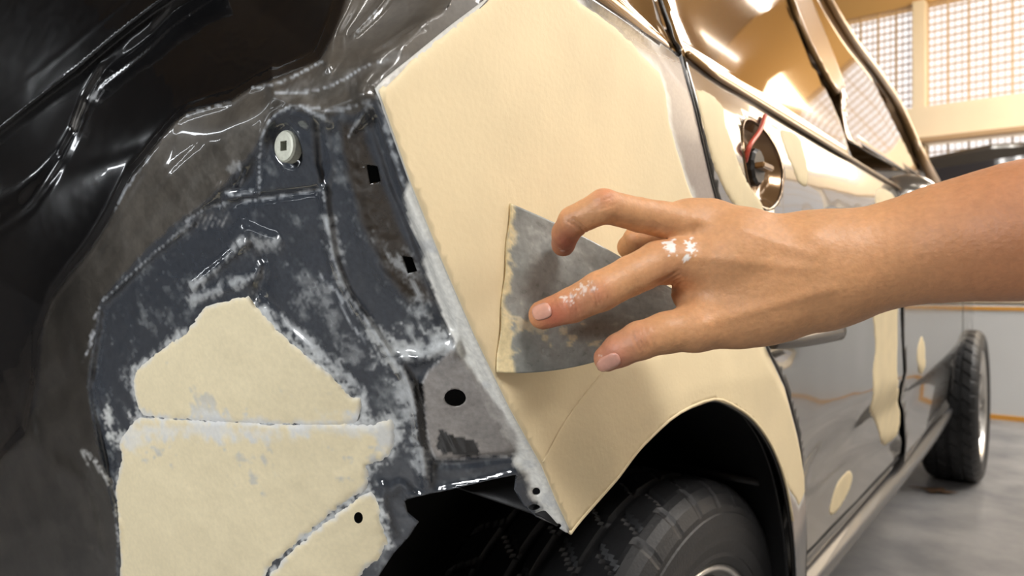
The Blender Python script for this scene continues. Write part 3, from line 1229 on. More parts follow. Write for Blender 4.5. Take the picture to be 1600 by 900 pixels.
    h += hatch([(455, 530), (520, 560), (560, 620), (520, 600)], -.5, 900, .0018)
    h += hatch([(690, 670), (740, 690), (745, 710), (690, 712)], .1, 1300, .0012)
    # torn, lumpy zone of old sealer
    zone = r2([(530, 190), (560, 185), (600, 300), (640, 400), (690, 480), (710, 530), (650, 500), (600, 440), (560, 340), (535, 250)])
    m = sstep(sd(P, zone), -.004, .006)
    h += m * .0035 * (fbm(P[:, 0], P[:, 1], 220) + .3 * fbm(P[:, 0], P[:, 1], 600))
    # beaten metal everywhere inside
    inm = sstep(sm, 0, .01)
    h += inm * (.0045 * fbm(P[:, 0], P[:, 1], 24) + .0016 * fbm(P[:, 0], P[:, 1], 75))
    h += (1 - inm) * .005 * fbm(P[:, 0], P[:, 1], 14)
    return h


def blend(c, tgt, w):
    w = np.clip(w, 0, 1)[:, None]
    return c * (1 - w) + np.asarray(tgt) * w


def rear_colour(P):
    N = len(P)
    n1 = fbm(P[:, 0], P[:, 1], 45)
    n2 = fbm(P[:, 0] + 3, P[:, 1], 130)
    n4 = 2.2 * fbm(P[:, 0] + 1.7, P[:, 1] + .3, 330, 3)
    col = np.tile(np.array((.085, .076, .064)), (N, 1)) * (1 + 1.1 * n1[:, None] + .12 * n4[:, None])
    col = col * (.30 + .70 * sstep(fbm(P[:, 0], P[:, 1], 5, 2) * .25 + P[:, 0], -.52, -.25))[:, None]  # light falloff towards the left put into the albedo
    rg = np.full(N, .33)
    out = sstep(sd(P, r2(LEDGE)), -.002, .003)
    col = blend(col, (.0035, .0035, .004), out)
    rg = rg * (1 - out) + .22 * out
    sm = sd(P, r2(METAL))
    met = sstep(sm + .004 * n2, -.001, .003)
    col = blend(col, (.046, .052, .063), met)
    col = blend(col, (.30, .32, .33), sstep(n1 * 1.5 + n2 + .3 * n4, .12, .75) * met * .55)
    rg = rg * (1 - met) + .15 * met
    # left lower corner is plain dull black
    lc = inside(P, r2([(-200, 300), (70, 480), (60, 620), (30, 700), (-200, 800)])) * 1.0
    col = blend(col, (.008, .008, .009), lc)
    # brown sealer strip
    zone = r2([(530, 190), (565, 185), (605, 300), (645, 400), (680, 470), (640, 480), (600, 430), (560, 340), (535, 250)])
    col = blend(col, (.045, .036, .028), sstep(sd(P, zone) + .005 * n2, -.002, .005))
    # white sanding smears along ridges
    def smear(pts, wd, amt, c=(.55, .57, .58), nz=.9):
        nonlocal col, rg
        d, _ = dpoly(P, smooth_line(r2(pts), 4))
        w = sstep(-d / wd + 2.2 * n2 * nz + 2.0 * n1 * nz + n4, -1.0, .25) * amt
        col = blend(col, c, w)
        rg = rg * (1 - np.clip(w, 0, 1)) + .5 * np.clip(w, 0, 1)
    smear([(512, 340), (522, 400), (545, 460), (580, 510), (615, 560), (640, 610), (655, 680)], .006, .75)
    smear([(600, 540), (650, 550), (700, 540)], .012, .85, (.62, .64, .64))
    smear([(630, 590), (655, 650), (660, 740)], .005, .7)
    smear([(370, 375), (430, 380)], .006, .7)
    smear([(372, 378), (340, 420), (300, 450)], .004, .8)
    smear([(300, 470), (400, 430), (412, 440)], .005, .7)
    smear([(170, 640), (175, 680), (205, 690), (225, 670)], .008, 1.0, (.68, .70, .68))
    smear([(400, 470), (450, 505), (510, 560), (560, 605)], .005, .75)
    smear([(200, 600), (196, 580), (190, 590)], .006, .4)
    smear([(470, 480), (490, 440), (520, 500), (560, 560)], .010, .35)
    smear([(590, 380), (640, 430), (660, 480)], .008, .55)
    smear([(356, 265), (375, 262), (380, 285)], .003, .35)
    smear([(590, 770), (600, 830), (615, 850)], .004, .8)
    smear([(185, 740), (180, 800), (186, 850)], .004, .7)
    smear([(350, 340), (290, 310), (340, 250), (420, 190)], .012, .16, (.25, .24, .22))
    smear([(430, 150), (520, 130), (600, 95)], .010, .18, (.3, .3, .3))
    smear([(150, 150), (145, 155)], .004, .5)
    for Fq in (F1, F2[2:-8], F3):
        smear(Fq[1:-3], .005, .9, (.66, .68, .68), .7)
    smear([(165, 645), (166, 660), (176, 676), (190, 690), (188, 700)], .006, 1.0, (.72, .73, .72), .5)
    smear([(205, 652), (215, 662), (212, 676)], .005, 1.0, (.72, .73, .72), .5)
    # highlight rims painted as thin pale lines along the pressed edges
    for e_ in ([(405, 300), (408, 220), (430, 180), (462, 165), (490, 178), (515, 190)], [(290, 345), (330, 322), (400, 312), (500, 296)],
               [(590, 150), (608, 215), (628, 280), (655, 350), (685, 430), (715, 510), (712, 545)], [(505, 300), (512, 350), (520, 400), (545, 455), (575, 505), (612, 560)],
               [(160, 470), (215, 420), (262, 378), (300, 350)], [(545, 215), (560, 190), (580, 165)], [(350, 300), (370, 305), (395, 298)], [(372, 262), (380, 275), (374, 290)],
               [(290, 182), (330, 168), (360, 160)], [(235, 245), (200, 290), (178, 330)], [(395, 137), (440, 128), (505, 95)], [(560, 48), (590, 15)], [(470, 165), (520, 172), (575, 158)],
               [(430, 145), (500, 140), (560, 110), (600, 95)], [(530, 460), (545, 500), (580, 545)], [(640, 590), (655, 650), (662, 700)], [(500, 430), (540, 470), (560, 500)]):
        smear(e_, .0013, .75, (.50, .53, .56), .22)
    # chisel and sanding strokes
    rs_ = np.random.RandomState(5)
    for i in range(11):
        x0, y0 = 122 + 4.5 * i + rs_.rand() * 4, 688 + 5.5 * i + rs_.rand() * 14
        smear([(x0, y0), (x0 + 22 + 8 * rs_.rand(), y0 + 26 + 14 * rs_.rand())], .0015, .85, (.55, .55, .53), .3)
    for i in range(9):
        x0, y0 = 158 - 2.2 * i + rs_.rand() * 3, 472 + 9 * i
        smear([(x0, y0), (x0 - 12, y0 + 26)], .0009, .8, (.55, .57, .6), .3)
    for i in range(8):
        x0, y0 = 300 + 8 * i, 330 + rs_.rand() * 4
        smear([(x0, y0), (x0 - 10, y0 + 24)], .0008, .5, (.4, .4, .4), .3)
    # plate outline, its ridge highlight painted in as a pale line
    smear(list(PLATE) + [PLATE[0]], .0012, .8, (.6, .6, .6), .4)
    # white primed flange against the panel edge
    fl = [(630, 285), (655, 290), (705, 400), (760, 520), (815, 640), (860, 725), (900, 840), (870, 832), (830, 770), (815, 735), (800, 700), (770, 650), (745, 600), (715, 545), (700, 505), (675, 440), (655, 380), (640, 330)]
    s = sd(P, r2(fl)) + .007 * n2 + .003 * n1 + .0008 * n4 + .001
    col = blend(col, (.86, .85, .79), sstep(s, -.0015, .0015))
    bl = sstep(fbm(P[:, 0] + 5, P[:, 1] + 2, 90), .10, .2) * sstep(s, -.001, .002)
    col = blend(col, (.40, .43, .48), bl * .35)
    rg = np.where(s > 0, .5, rg)
    # taupe plate
    s = sd(P, smooth_line(r2(PLATE), 3)) + .002 * n2
    col = blend(col, np.array((.34, .31, .285)), sstep(s, -.001, .001) * (.85 + .6 * n1))
    s2 = sd(P, r2([(690, 668), (712, 682), (748, 690), (748, 712), (690, 714), (680, 700)])) + .006 * n2
    col = blend(col, (.01, .01, .01), sstep(s2, 0, .001))
    s3 = sd(P, r2([(645, 590), (662, 600), (668, 680), (672, 712), (650, 690)])) + .002 * n2
    col = blend(col, (.008, .008, .008), sstep(s3, 0, .001))
    return np.clip(col, 0.002, .9), np.clip(rg + .1 * n2, .1, .8)


def rear_sheet(name, outline_px, step, mat, extra=None, colour=None, holes=(), parent=None, thick_=.001):
    o2 = dense(np.asarray(outline_px, float), step)
    lo, hi = o2.min(0), o2.max(0)
    gu, gv = np.meshgrid(np.arange(lo[0] + 1, hi[0], step), np.arange(lo[1] + 1, hi[1], step))
    gu[1::2] += step / 2
    pts = np.stack([gu.ravel(), gv.ravel()], 1)
    V, F = cdt(o2, pts, [dense(h, step) for h in holes])
    P = rear(V)
    q = P[:, [0, 2]]
    H = rear_field(q)
    if extra is not None:
        H = H + extra(q)
    dirs = ray(V[:, 0], V[:, 1])
    ln = np.linalg.norm(dirs, axis=1, keepdims=True)
    # ease the relief out where the sheet meets the quarter panel
    de, _ = dpoly(V, EDGE + [(890, 833)])
    H = H * np.where(V[:, 0] > 560, sstep(de, 4, 26), 1)
    P = P - dirs / ln * H[:, None]
    lim = Xs(P[:, 1], P[:, 2]) - .0008
    over = P[:, 0] > lim
    P[over, 0] = lim[over]
    a, b, c = P[F[:, 0]], P[F[:, 1]], P[F[:, 2]]
    nn = np.cross(b - a, c - a).sum(0)
    if nn[1] > 0:
        F = F[:, ::-1]
    me = mesh(name, P, F)
    if colour:
        setattrs(me, *colour(q))
    o = link(name, me, mat)
    into(o, parent)
    if thick_:
        thick(o, thick_)
    return o


M['bare'] = attr_material('worn_body_metal', coat=1.0, bump=.05, bscale=90, metal=.0, wear=.14)
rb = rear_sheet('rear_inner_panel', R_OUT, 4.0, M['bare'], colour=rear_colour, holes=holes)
tag(rb, 'bare scratched black inner panel exposed behind the missing bumper and lamp')


def fill_extra(poly):
    pp_ = smooth_line(r2(poly), 3, True)

    def f(q):
        s = sd(q, pp_) + .004 * fbm(q[:, 0], q[:, 1], 110) + .004 * fbm(q[:, 0], q[:, 1], 330)
        e = sstep(s, -.0015, .004)
        return -.0012 + e * .0030
    return f


M['patch'] = attr_material('patch_filler', coat=0, bump=.08, wear=.04)


def patch_colour(q):
    n1 = fbm(q[:, 0], q[:, 1], 30)
    n2 = fbm(q[:, 0] + 4, q[:, 1], 120)
    col = np.tile(np.array(srgb(236, 222, 186)), (len(q), 1)) * (1 + .12 * n1[:, None])
    d, _ = dpoly(q, r2([(235, 672), (330, 672), (440, 680), (520, 688), (600, 690)]))
    w = sstep(n2 + .6 * n1 - d * 6, .02, .16) * .5
    col = blend(col, (.42, .47, .54), w)
    d, _ = dpoly(q, r2([(200, 690), (230, 670), (600, 668), (615, 700)]))
    col = blend(col, (.80, .80, .77), sstep(-d + .03 * n2 + .02 * n1, -.012, 0) * .7)
    for Fq in Fp:
        d, _ = dpoly(q, r2(Fq), True)
        col = blend(col, (.74, .75, .74), sstep(-d + .008 * n2, -.004, 0) * .7)
    return np.clip(col, 0, .92), np.full(len(q), .62)


for poly, lab in ((F1, 'upper cream filler patch with a pointed top'), (F2, 'large lower cream filler patch with bluish rub marks'), (F3, 'corner cream filler patch below the crevice')):
    o = rear_sheet('rear_filler', poly, 4.0, M['patch'], extra=fill_extra(poly), colour=patch_colour, thick_=0, holes=[holes[3]] if poly is F3 else ())
    tag(o, lab)

# dark boot space behind everything on the left
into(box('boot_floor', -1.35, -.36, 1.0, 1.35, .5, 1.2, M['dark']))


# plastic screw boss with a square socket
def screw():
    c = at(448, 229, float(np.linalg.norm(rear([(448, 229)])[0] - CAM)) / np.linalg.norm(ray(448, 229)) - .0005)
    ax = np.array([.15, -.93, .0])
    ax /= np.linalg.norm(ax)
    e1 = np.cross(ax, UP)
    e1 /= np.linalg.norm(e1)
    e2 = np.cross(e1, ax)
    def ring(r, h, n, sq=False, rot=0):
        out = []
        for j in range(n):
            a = 2 * math.pi * j / n + rot
            rr_ = r
            if sq:
                rr_ = r / max(abs(math.cos(a)), abs(math.sin(a)))
            out.append(c + e1 * rr_ * math.cos(a) + e2 * rr_ * math.sin(a) * 1.12 + ax * h)
        return out
    n = 32
    V = ring(.0083, -.004, n) + ring(.0083, .001, n) + ring(.0075, .0022, n) + ring(.006, .0024, n) + ring(.0025, .0024, n, True) + ring(.0023, -.003, n, True)
    F = [(i * n + j, i * n + (j + 1) % n, (i + 1) * n + (j + 1) % n, (i + 1) * n + j) for i in range(5) for j in range(n)]
    s = into(tag(link('lamp_grommet', mesh('lamp_grommet', V, F, False), M['zinc']), 'round off-white plastic grommet with a square socket'))
    V = ring(.0024, -.0028, n, True)
    d = link('socket', mesh('socket', V, [tuple(range(n))], False), M['dark'])
    into(d)


screw()

# ================================================================== SPREADER
def panel_depth(u, v):
    return solve(np.array([float(u)]), np.array([float(v)]), fside)[0]


def spreader():
    # rows from the working edge (left) to the back; each row: pixel ends and distances
    L0, L1 = np.array([797., 318.]), np.array([776., 581.])
    R0, R1 = np.array([1075., 468.]), np.array([1075., 500.])
    nu, nv = 90, 80
    V = []
    dL = lambda p: panel_depth(p[0], p[1]) - .0035
    a0, a1 = dL(L0), dL(L1)
    for i in range(nu):
        s = i / (nu - 1)
        for j in range(nv):
            t = j / (nv - 1)
            top = L0 + (R0 - L0) * s + np.array([0, -10 * math.sin(math.pi * s)])
            bot = L1 + (R1 - L1) * s + np.array([0, 26 * math.sin(math.pi * s) ** .8])
            p = top + (bot - top) * t
            # gently wavy working edge
            p[0] += (1 - s) ** 6 * 1.5 * math.sin(t * 19)
            d = (a0 + (a1 - a0) * t) + .062 * s + .012 * s * s
            V.append(at(p[0], p[1], d))
    V = np.array(V)
    F = [(i * nv + j, (i + 1) * nv + j, (i + 1) * nv + j + 1, i * nv + j + 1) for i in range(nu - 1) for j in range(nv - 1)]
    me = mesh('spreader', V, F)
    uvp = np.array([(i / (nu - 1), j / (nv - 1)) for i in range(nu) for j in range(nv)])
    n1 = fbm(uvp[:, 0], uvp[:, 1], 6)
    n2 = fbm(uvp[:, 0] + 2, uvp[:, 1], 18)
    col = np.tile(np.array(srgb(140, 142, 137)), (len(V), 1)) * (1 + .6 * n1[:, None] + .4 * n2[:, None])
    cre = np.array(srgb(222, 204, 160))
    w = sstep(.03 - uvp[:, 0] + .10 * n2 + .16 * np.maximum(uvp[:, 1] - .6, 0), -.01, .02)
    col = blend(col, cre, w)
    w = sstep(n2 * 1.1 + n1 - 1.2 * np.abs(uvp[:, 1] - .85) - .5 * uvp[:, 0], -.06, .1)
    col = blend(col, cre * .95, w * .8)
    w = sstep(n2 + .5 * n1, .2, .32)
    col = blend(col, np.array(srgb(182, 183, 178)), w * .4)
    setattrs(me, np.clip(col, 0, 1), np.clip(.32 + .2 * n2, .1, .7))
    o = link('spreader', me, attr_material('spreader_plastic', coat=.15, bump=.25, bscale=140, wear=.12))
    thick(o, .0013, 0)
    tag(o, 'flexible grey plastic filler spreader smeared with putty, pressed to the cream panel', 'spreader')


spreader()

# ================================================================== PERSON: forearm and hand
person = bpy.data.objects.new('person', None)
COL.objects.link(person)
person.location = (0, 0, 0)
tag(person, 'bare right forearm and putty-flecked hand reaching in to press the grey spreader', 'person')


def pt(u, v, d):
    """camera-frame coordinates (right, up, depth) of a joint"""
    return np.array([(u - 800) / FPX * d, (450 - v) / FPX * d, d])


def cone(a, b):
    """(u, v, depth, radius px) pairs"""
    pa, pb = pt(*a[:3]), pt(*b[:3])
    return pa, pb, a[3] * a[2] / FPX, b[3] * b[2] / FPX


def build_arm():
    palm = [
        # metacarpals, from the wrist
        ((1285, 424, .425, 66), (1150, 400, .425, 54)),
        ((1150, 400, .425, 54), (1072, 408, .428, 38)),
        ((1270, 408, .430, 56), (1160, 378, .432, 46)),
        ((1160, 378, .432, 46), (1084, 352, .435, 35)),
        ((1260, 405, .450, 54), (1110, 366, .462, 34)),
        ((1255, 420, .468, 50), (1125, 385, .486, 32)),
        ((1285, 440, .430, 60), (1190, 472, .428, 58)),
        ((1190, 472, .428, 58), (1120, 476, .430, 46)),
        ((1200, 430, .430, 60), (1120, 430, .436, 48)),
        ((1180, 440, .455, 55), (1110, 430, .470, 42)),
        ((1130, 450, .438, 46), (1078, 458, .440, 27)),
        ((1100, 345, .445, 24), (1066, 338, .440, 19)),
    ]
    fore = [
        ((1285, 416, .432, 62), (1270, 440, .430, 58)),
        ((1285, 424, .430, 72), (1345, 410, .424, 70)),
        ((1345, 410, .424, 70), (1420, 391, .416, 73)),
        ((1420, 391, .416, 73), (1500, 375, .406, 85)),
        ((1500, 375, .406, 85), (1600, 360, .392, 99)),
        ((1600, 360, .392, 99), (1760, 335, .372, 112)),
        ((1268, 404, .438, 54), (1310, 402, .436, 52)),
    ]
    index = [((1090, 408, .428, 40), (1030, 411, .421, 35)), ((1030, 411, .421, 35), (985, 431, .413, 31)), ((985, 431, .413, 31), (938, 455, .407, 31.5)), ((938, 455, .407, 31.5), (893, 477, .415, 27.5)), ((893, 477, .415, 27.5), (848, 492, .4275, 23))]
    middle = [((1110, 350, .436, 38), (1060, 348, .430, 31)), ((1060, 348, .430, 31), (1000, 336, .416, 26.5)), ((1000, 336, .416, 26.5), (943, 322, .404, 26.5)), ((943, 322, .404, 26.5), (896, 346, .412, 24)), ((896, 346, .412, 24), (884, 364, .422, 21.5)), ((884, 364, .422, 21.5), (880, 382, .434, 19))]
    ring_ = [((1110, 366, .468, 34), (1040, 362, .472, 24)), ((1040, 362, .472, 24), (993, 372, .476, 18)), ((993, 372, .476, 18), (983, 386, .485, 18)), ((983, 386, .485, 18), (992, 402, .497, 17))]
    pinky = [((1125, 385, .488, 30), (1060, 395, .496, 20)), ((1060, 395, .496, 20), (1020, 420, .505, 17))]
    thumb = [((1215, 478, .430, 52), (1150, 497, .428, 46)), ((1150, 497, .428, 46), (1085, 512, .424, 37)), ((1085, 512, .424, 37), (1040, 520, .421, 31)), ((1040, 520, .421, 31), (1000, 532, .420, 29)), ((1000, 532, .420, 29), (968, 547, .423, 25)), ((968, 547, .423, 25), (948, 560, .427, 21))]
    allc = palm + fore + index + middle + ring_ + pinky + thumb
    los, his = [], []
    for a, b in allc:
        pa, pb, ra, rb = cone(a, b)
        los.append(np.minimum(pa - ra, pb - rb))
        his.append(np.maximum(pa + ra, pb + rb))
    lo = np.min(los, 0) - .004
    hi = np.max(his, 0) + .004
    hi[0] = min(hi[0], (1735 - 800) / FPX * .39)
    H = .00115
    n = np.ceil((hi - lo) / H).astype(int) + 1
    ax = [np.arange(n[i]) * H + lo[i] for i in range(3)]

    def field(group, k):
        D = np.full(n, .05, np.float32)
        for a, b in group:
            pa, pb, ra, rb = cone(a, b)
            pad = .02
            i0 = np.clip(np.floor((np.minimum(pa - ra, pb - rb) - pad - lo) / H).astype(int), 0, n - 1)
            i1 = np.clip(np.ceil((np.maximum(pa + ra, pb + rb) + pad - lo) / H).astype(int), 1, n)
            sl = tuple(slice(p, q) for p, q in zip(i0, i1))
            X = (ax[0][sl[0]] - pa[0])[:, None, None].astype(np.float32)
            Y = (ax[1][sl[1]] - pa[1])[None, :, None].astype(np.float32)
            Z = (ax[2][sl[2]] - pa[2])[None, None, :].astype(np.float32)
            ba = (pb - pa).astype(np.float32)
            L2 = float(ba @ ba)
            t = np.clip((X * ba[0] + Y * ba[1] + Z * ba[2]) / L2, 0, 1)
            d = np.sqrt((X - ba[0] * t) ** 2 + (Y - ba[1] * t) ** 2 + (Z - ba[2] * t) ** 2) - (ra + (rb - ra) * t)
            o = D[sl]
            hh = np.clip(.5 + .5 * (o - d) / k, 0, 1)
            D[sl] = o * (1 - hh) + d * hh - k * hh * (1 - hh)
        return D

    def smin(a, b, k):
        hh = np.clip(.5 + .5 * (a - b) / k, 0, 1)
        return a * (1 - hh) + b * hh - k * hh * (1 - hh)
    D = smin(field(palm, .012), field(fore, .016), .020)
    fg = np.minimum(np.minimum(field(index, .0022), field(middle, .0022)), np.minimum(field(ring_, .002), field(pinky, .002)))
    D = smin(D, fg, .007)
    D = smin(D, field(thumb, .004), .008)
    # surface nets
    ins = D < 0
    cnt = np.zeros(np.array(n) - 1, np.int8)
    for i in (0, 1):
        for j in (0, 1):
            for k in (0, 1):
                cnt += ins[i:n[0] - 1 + i, j:n[1] - 1 + j, k:n[2] - 1 + k]
    act = (cnt > 0) & (cnt < 8)
    idx = np.full(act.shape, -1, np.int64)
    cells = np.argwhere(act)
    idx[act] = np.arange(len(cells))
    acc = np.zeros((len(cells), 3))
    wt = np.zeros(len(cells))
    corners = [(i, j, k) for i in (0, 1) for j in (0, 1) for k in (0, 1)]
    for c1 in corners:
        for axi in range(3):
            if c1[axi] == 0:
                c2 = list(c1)
                c2[axi] = 1
                d1 = D[cells[:, 0] + c1[0], cells[:, 1] + c1[1], cells[:, 2] + c1[2]]
                d2 = D[cells[:, 0] + c2[0], cells[:, 1] + c2[1], cells[:, 2] + c2[2]]
                m = (d1 < 0) != (d2 < 0)
                t = np.where(m, d1 / np.where(m, d1 - d2, 1), 0)
                p = np.array(c1)[None] + t[:, None] * (np.array(c2) - np.array(c1))[None]
                acc += p * m[:, None]
                wt += m
    Vc = (cells + acc / wt[:, None]) * H + lo
    F = []
    for axi in range(3):
        a1, a2 = [(1, 2), (2, 0), (0, 1)][axi]
        sl0 = [slice(None)] * 3
        sl1 = [slice(None)] * 3
        sl0[axi] = slice(0, n[axi] - 1)
        sl1[axi] = slice(1, n[axi])
        m = ins[tuple(sl0)] != ins[tuple(sl1)]
        e = np.argwhere(m)
        e = e[(e[:, a1] > 0) & (e[:, a2] > 0) & (e[:, a1] < n[a1] - 1) & (e[:, a2] < n[a2] - 1)]
        q = []
        for da, db in ((0, 0), (-1, 0), (-1, -1), (0, -1)):
            c = e.copy()
            c[:, a1] += da
            c[:, a2] += db
            q.append(idx[c[:, 0], c[:, 1], c[:, 2]])
        q = np.stack(q, 1)
        flip = ins[e[:, 0], e[:, 1], e[:, 2]]
        q[~flip] = q[~flip][:, ::-1]
        F.append(q[(q >= 0).all(1)])
    F = np.vstack(F)
    # two rounds of Laplacian smoothing
    def avg(A):
        out = np.zeros_like(A)
        c = np.zeros(len(A))
        for i in range(4):
            a, b = F[:, i], F[:, (i + 1) % 4]
            for k in range(3):
                out[:, k] += np.bincount(a, A[b][:, k], len(A)) + np.bincount(b, A[a][:, k], len(A))
            c += np.bincount(a, minlength=len(A)) + np.bincount(b, minlength=len(A))
        return out / np.maximum(c, 1)[:, None]
    for _ in range(4):
        Vc = Vc * .5 + avg(Vc) * .5
    # normals in the same frame
    e1 = Vc[F[:, 2]] - Vc[F[:, 0]]
    e2 = Vc[F[:, 3]] - Vc[F[:, 1]]
    fn = np.cross(e1, e2)
    vn = np.zeros_like(Vc)
    for i in range(4):
        for k in range(3):
            vn[:, k] += np.bincount(F[:, i], fn[:, k], len(Vc))
    vn /= np.linalg.norm(vn, axis=1, keepdims=True) + 1e-12
    # (right, up, depth) is left-handed: flip so that normals leave the body
    cen = pt(1200, 430, .43)
    # knuckle wrinkles, tendons
    uu = Vc[:, 0] / Vc[:, 2] * FPX + 800
    vv = 450 - Vc[:, 1] / Vc[:, 2] * FPX
    sgn = np.sign(((Vc - pt(1600, 360, .39)) * vn)[Vc[:, 0] > .24].sum())
    vn *= sgn
    disp = np.zeros(len(Vc))
    front = sstep(-vn[:, 2], .0, .5)

    def wrinkle(u, v, ang, wl, ln, amp, m, gap):
        du, dv = uu - u, vv - v
        a = du * math.cos(ang) + dv * math.sin(ang)
        b = -du * math.sin(ang) + dv * math.cos(ang)
        prof = sum(np.exp(-((a - (q - (m - 1) / 2) * gap + .02 * b * b / 4) / wl) ** 2) for q in range(m))
        return -amp * prof * np.exp(-(b / ln) ** 4)
    fin = (Vc[:, 2] < .445)
    disp += fin * wrinkle(936, 455, -.45, 2.0, 22, .0012, 4, 6.5)
    disp += fin * wrinkle(893, 477, -.40, 1.8, 20, .0009, 3, 5.5)
    disp += fin * wrinkle(902, 350, -1.0, 1.8, 19, .0014, 2, 6)
    disp += fin * wrinkle(946, 318, 1.3, 2.0, 18, .0007, 3, 6)
    disp += fin * wrinkle(1003, 530, 2.7, 2.2, 24, .0011, 4, 7)
    disp += fin * wrinkle(1045, 445, 1.1, 2.5, 20, .0014, 4, 7)
    # knuckles and tendons lift
    def lump(u, v, r, amp):
        return amp * np.exp(-(((uu - u) ** 2 + (vv - v) ** 2) / r ** 2))
    disp += front * (lump(1060, 396, 22, .0018) + lump(1082, 340, 20, .002) + lump(1275, 372, 26, .0022) + lump(1100, 520, 26, .001))
    d, _ = dpoly(np.column_stack([uu, vv]), smooth_line([(1080, 345), (1140, 352), (1210, 378), (1270, 400)], 4))
    disp += front * .0010 * np.exp(-(d / 9) ** 2)
    d, _ = dpoly(np.column_stack([uu, vv]), smooth_line([(1075, 400), (1140, 405), (1210, 415), (1270, 418)], 4))
    disp += front * .0007 * np.exp(-(d / 9) ** 2)
    d, _ = dpoly(np.column_stack([uu, vv]), smooth_line([(1100, 505), (1160, 490), (1230, 470), (1300, 450)], 4))
    disp += front * .0009 * np.exp(-(d / 10) ** 2)
    disp += .0003 * fbm(uu * .01, vv * .01 + Vc[:, 2] * 5, 8)
    # hollow at the web of thumb and first finger
    disp -= front * .0020 * np.exp(-(((uu - 1062) / 22) ** 2 + ((vv - 458) / 18) ** 2))
    Vc = Vc + vn * disp[:, None]
    # colour
    base = np.array(srgb(198, 146, 102))
    col = np.tile(base, (len(Vc), 1))
    n1 = fbm(uu * .01, vv * .01, 4)
    n2 = fbm(uu * .01 + 3, vv * .01, 14)
    col = col * (1 + .16 * n1[:, None] + .10 * n2[:, None])
    red = np.array(srgb(190, 112, 88))
    def tint(u, v, r, c, amt):
        nonlocal col
        col = blend(col, c, amt * np.exp(-(((uu - u) ** 2 + (vv - v) ** 2) / r ** 2)) * fin)
    tint(866, 494, 34, np.array(srgb(182, 98, 76)), .85)
    tint(882, 378, 32, np.array(srgb(140, 82, 66)), .9)
    tint(945, 305, 20, red, .4)
    tint(936, 460, 22, red, .45)
    tint(900, 480, 22, red, .4)
    tint(955, 560, 40, np.array(srgb(178, 112, 94)), .8)
    tint(1000, 525, 22, np.array(srgb(170, 110, 88)), .4)
    tint(1050, 440, 30, np.array(srgb(165, 105, 78)), .4)
    # colour darkens towards the elbow
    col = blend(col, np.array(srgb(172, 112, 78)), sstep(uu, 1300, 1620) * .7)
    putty = np.array(srgb(232, 228, 222))
    def fleck(u, v, rx, ry, thr, amt=.95):
        nonlocal col
        m = np.exp(-(((uu - u) / rx) ** 2 + ((vv - v) / ry) ** 2))
        w = sstep(m + 1.6 * fbm(uu * .05 + u, vv * .05, 5, 3), thr, thr + .15) * (m > .08)
        col = blend(col, putty, w * amt * front)
    fleck(1046, 386, 15, 13, .62)
    fleck(1079, 386, 13, 19, .70)
    fleck(1071, 404, 8, 9, .7)
    fleck(914, 452, 28, 17, .9, .6)
    fleck(890, 468, 22, 14, .9, .6)
    fleck(925, 445, 16, 12, 1.0, .6)
    fleck(878, 392, 14, 12, 1.1, .4)
    fleck(940, 552, 16, 12, 1.1, .4)
    W = CAM + Vc[:, 0:1] * RV + Vc[:, 1:2] * UP + Vc[:, 2:3] * NV
    # orientation check on faces
    fcn = np.cross(W[F[:, 2]] - W[F[:, 0]], W[F[:, 3]] - W[F[:, 1]])
    vnW = vn[:, 0:1] * RV + vn[:, 1:2] * UP + vn[:, 2:3] * NV
    if (fcn * vnW[F[:, 0]]).sum() < 0:
        F = F[:, ::-1]
    me = mesh('arm', W, F)
    rg = .5 + .12 * n2
    setattrs(me, np.clip(col, 0, 1), np.clip(rg, .3, .8))
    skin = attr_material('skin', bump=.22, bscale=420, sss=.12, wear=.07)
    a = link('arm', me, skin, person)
    tag(a, 'bare tanned forearm and hand, thumb down, white putty on the knuckles')
    return W, vnW, np.column_stack([uu, vv])


armW, armN, armUV = build_arm()


def nail(u, v, ang, ln, wd, lift=.0002):
    """a curved nail plate that hugs the fingertip under (u, v); ang = direction of the finger in the picture plane"""
    nl, nw = 14, 11
    fz = (CAM - armW)
    vis = (armN * (-NV)).sum(1) > .12
    V = []
    for i in range(nl):
        for j in range(nw):
            s = (i / (nl - 1)) * 2 - 1
            t = (j / (nw - 1)) * 2 - 1
            # squircle outline
            k = (1 - abs(s) ** 3.2) ** (1 / 3.2) if s < 0 else (1 - abs(s) ** 2.6) ** (1 / 2.6)
            k = max(k, .25)
            du = s * ln / 2
            dv = t * k * wd / 2
            U = u + du * math.cos(ang) - dv * math.sin(ang)
            Vv = v + du * math.sin(ang) + dv * math.cos(ang)
            d2 = ((armUV - (U, Vv)) ** 2).sum(1) + np.where(vis, 0, 1e6)
            q = np.argpartition(d2, 6)[:6]
            w_ = 1 / (d2[q] + .3)
            p = (armW[q] * w_[:, None]).sum(0) / w_.sum()
            nn = (armN[q] * w_[:, None]).sum(0)
            nn /= np.linalg.norm(nn)
            dep = (p - CAM) @ NV
            g = CAM + ray(U, Vv) * dep
            edge = max(abs(s), abs(t)) ** 6
            V.append(g + nn * (lift + .0005 * (1 - edge)))
    F = [(i * nw + j, i * nw + j + 1, (i + 1) * nw + j + 1, (i + 1) * nw + j) for i in range(nl - 1) for j in range(nw - 1)]
    me = mesh('fingernail', V, F)
    o = link('fingernail', me, M['nail'], bpy.data.objects['arm'])
    thick(o, .0005, 0)
    return o


M['nail'] = principled('nail', srgb(208, 152, 134), .3, coat=.3, sss=.1, var=.06, vscale=300)
tag(nail(847, 487, math.pi - .32, 30, 24), 'short pale nail of the pressing forefinger')
tag(nail(951, 566, math.pi - .45, 38, 22), 'thumbnail')

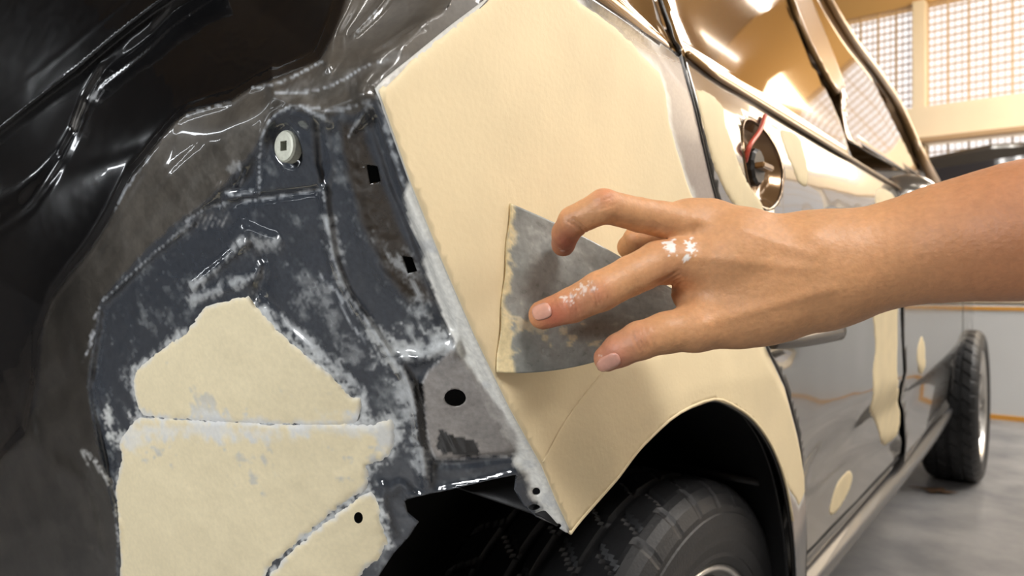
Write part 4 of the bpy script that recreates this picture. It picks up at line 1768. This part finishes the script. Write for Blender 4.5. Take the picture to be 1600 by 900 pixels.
# ================================================================== BACKGROUND: plinth and parked car
def background():
    wm = principled('white_platform', srgb(232, 232, 230), .5, var=.03, vscale=2)
    om = principled('orange_stripe', srgb(236, 168, 70), .6)
    e = bpy.data.objects.new('platform', None)
    COL.objects.link(e)
    p0 = at(1700, 645, 4.47)
    e.location = (1.0, 5.5, 0)
    tag(e, 'low white platform with orange edge stripes beyond the front wheel', 'platform')
    yf = p0[1]
    x0, x1 = -1.6, 4.6
    for nm, a in (('deck', (x0, x1, 5.28, 7.3, FLZ, .685, wm)),):
        o = box(nm, *a)
        o.parent = e
        o.matrix_parent_inverse = Matrix.Translation(-Vector(e.location))
    for z0, z1 in ((FLZ, .012), (.66, .685)):
        o = box('edge_stripe', x0 - .004, x1 + .004, 5.275, 5.28, z0, z1, om)
        o.parent = e
        o.matrix_parent_inverse = Matrix.Translation(-Vector(e.location))
    # parked car
    c = bpy.data.objects.new('parked_car', None)
    COL.objects.link(c)
    c.location = (-.45, 6.15, .685)
    c.scale = (.86, .86, .86)
    tag(c, 'dark blurred car parked on the white platform by the grille windows', 'car')
    dk = principled('parked_paint', (.05, .045, .04), .15, .3, 1.0)
    gl_ = principled('parked_glass', (.03, .03, .035), .04, .2, 1.0)
    # cross sections along X (length), profile in z; front end faces -X
    prof = [(-1.75, .45), (-1.72, .62), (-1.1, .78), (-.75, .84), (-.2, 1.18), (.4, 1.26), (1.1, 1.22), (1.7, .9), (1.85, .7), (1.85, .3), (-1.75, .3)]
    W2 = .78
    V = []
    for sgn, inset in ((-1, .0), (1, .0)):
        for x, z in prof:
            ins_ = .16 * max(0, (z - .80)) / .4
            V.append((x, sgn * (W2 - ins_), z))
    k = len(prof)
    F = [tuple(range(k)), tuple(k + j for j in range(k))[::-1]] + [(j, k + j, k + (j + 1) % k, (j + 1) % k) for j in range(k)]
    b = link('body', mesh('body', V, F, False), dk, c)
    bv = b.modifiers.new('bevel', 'BEVEL')
    bv.width = .05
    bv.segments = 3
    ws = [(-.72, -.60, .86), (-.72, .60, .86), (-.24, .55, 1.16), (-.24, -.55, 1.16)]
    off = np.array([-.012, 0, .015])
    thick(link('windscreen', mesh('windscreen', [np.array(q) + off for q in ws], [(0, 1, 2, 3)], False), gl_, c), .006)
    sw = [(-.6, -.775, .87), (.9, -.775, .90), (.8, -.64, 1.14), (-.2, -.64, 1.14)]
    thick(link('side_window', mesh('side_window', sw, [(0, 1, 2, 3)], False), gl_, c), .006)
    for x in (-1.1, 1.15):
        o = tube('wheel', [(x, -.8, .28), (x, -.62, .28)], .28, M['rubber'], c, segs=28)
        o = tube('rim', [(x, -.805, .28), (x, -.75, .28)], .17, M['alloy'], c, segs=24)
        tube('wheel', [(x, .8, .28), (x, .62, .28)], .28, M['rubber'], c, segs=28)
    hl = box('headlamp', -1.76, -1.6, -.72, -.42, .60, .70, M['chrome'], c, .02)
    hl = box('headlamp', -1.76, -1.6, .42, .72, .60, .70, M['chrome'], c, .02)
    box('mirror', -.62, -.52, -.95, -.78, .86, .97, M['chrome'], c, .02)


background()
# dead leaf on the floor
lp = solve(np.array([1458.]), np.array([768.]), lambda P: P[..., 2] - FLZ)[0]
c = CAM + ray(1458, 768) * lp
V = []
rs = np.random.RandomState(3)
for i in range(13):
    a = i / 12 * 2 * math.pi
    r = .035 * (1 + .5 * rs.rand()) * (1.3 if i % 3 == 0 else .8)
    V.append((c[0] + r * math.cos(a) * 1.5, c[1] + r * math.sin(a), FLZ + .003 + .012 * rs.rand()))
V.append((c[0], c[1], FLZ + .012))
o = link('leaf', mesh('leaf', V, [(i, (i + 1) % 13, 13) for i in range(13)], False), principled('dry_leaf', (.10, .05, .02), .8))
thick(o, .001)
tag(o, 'small dry brown scrap lying on the grey floor before the front wheel', 'scrap')
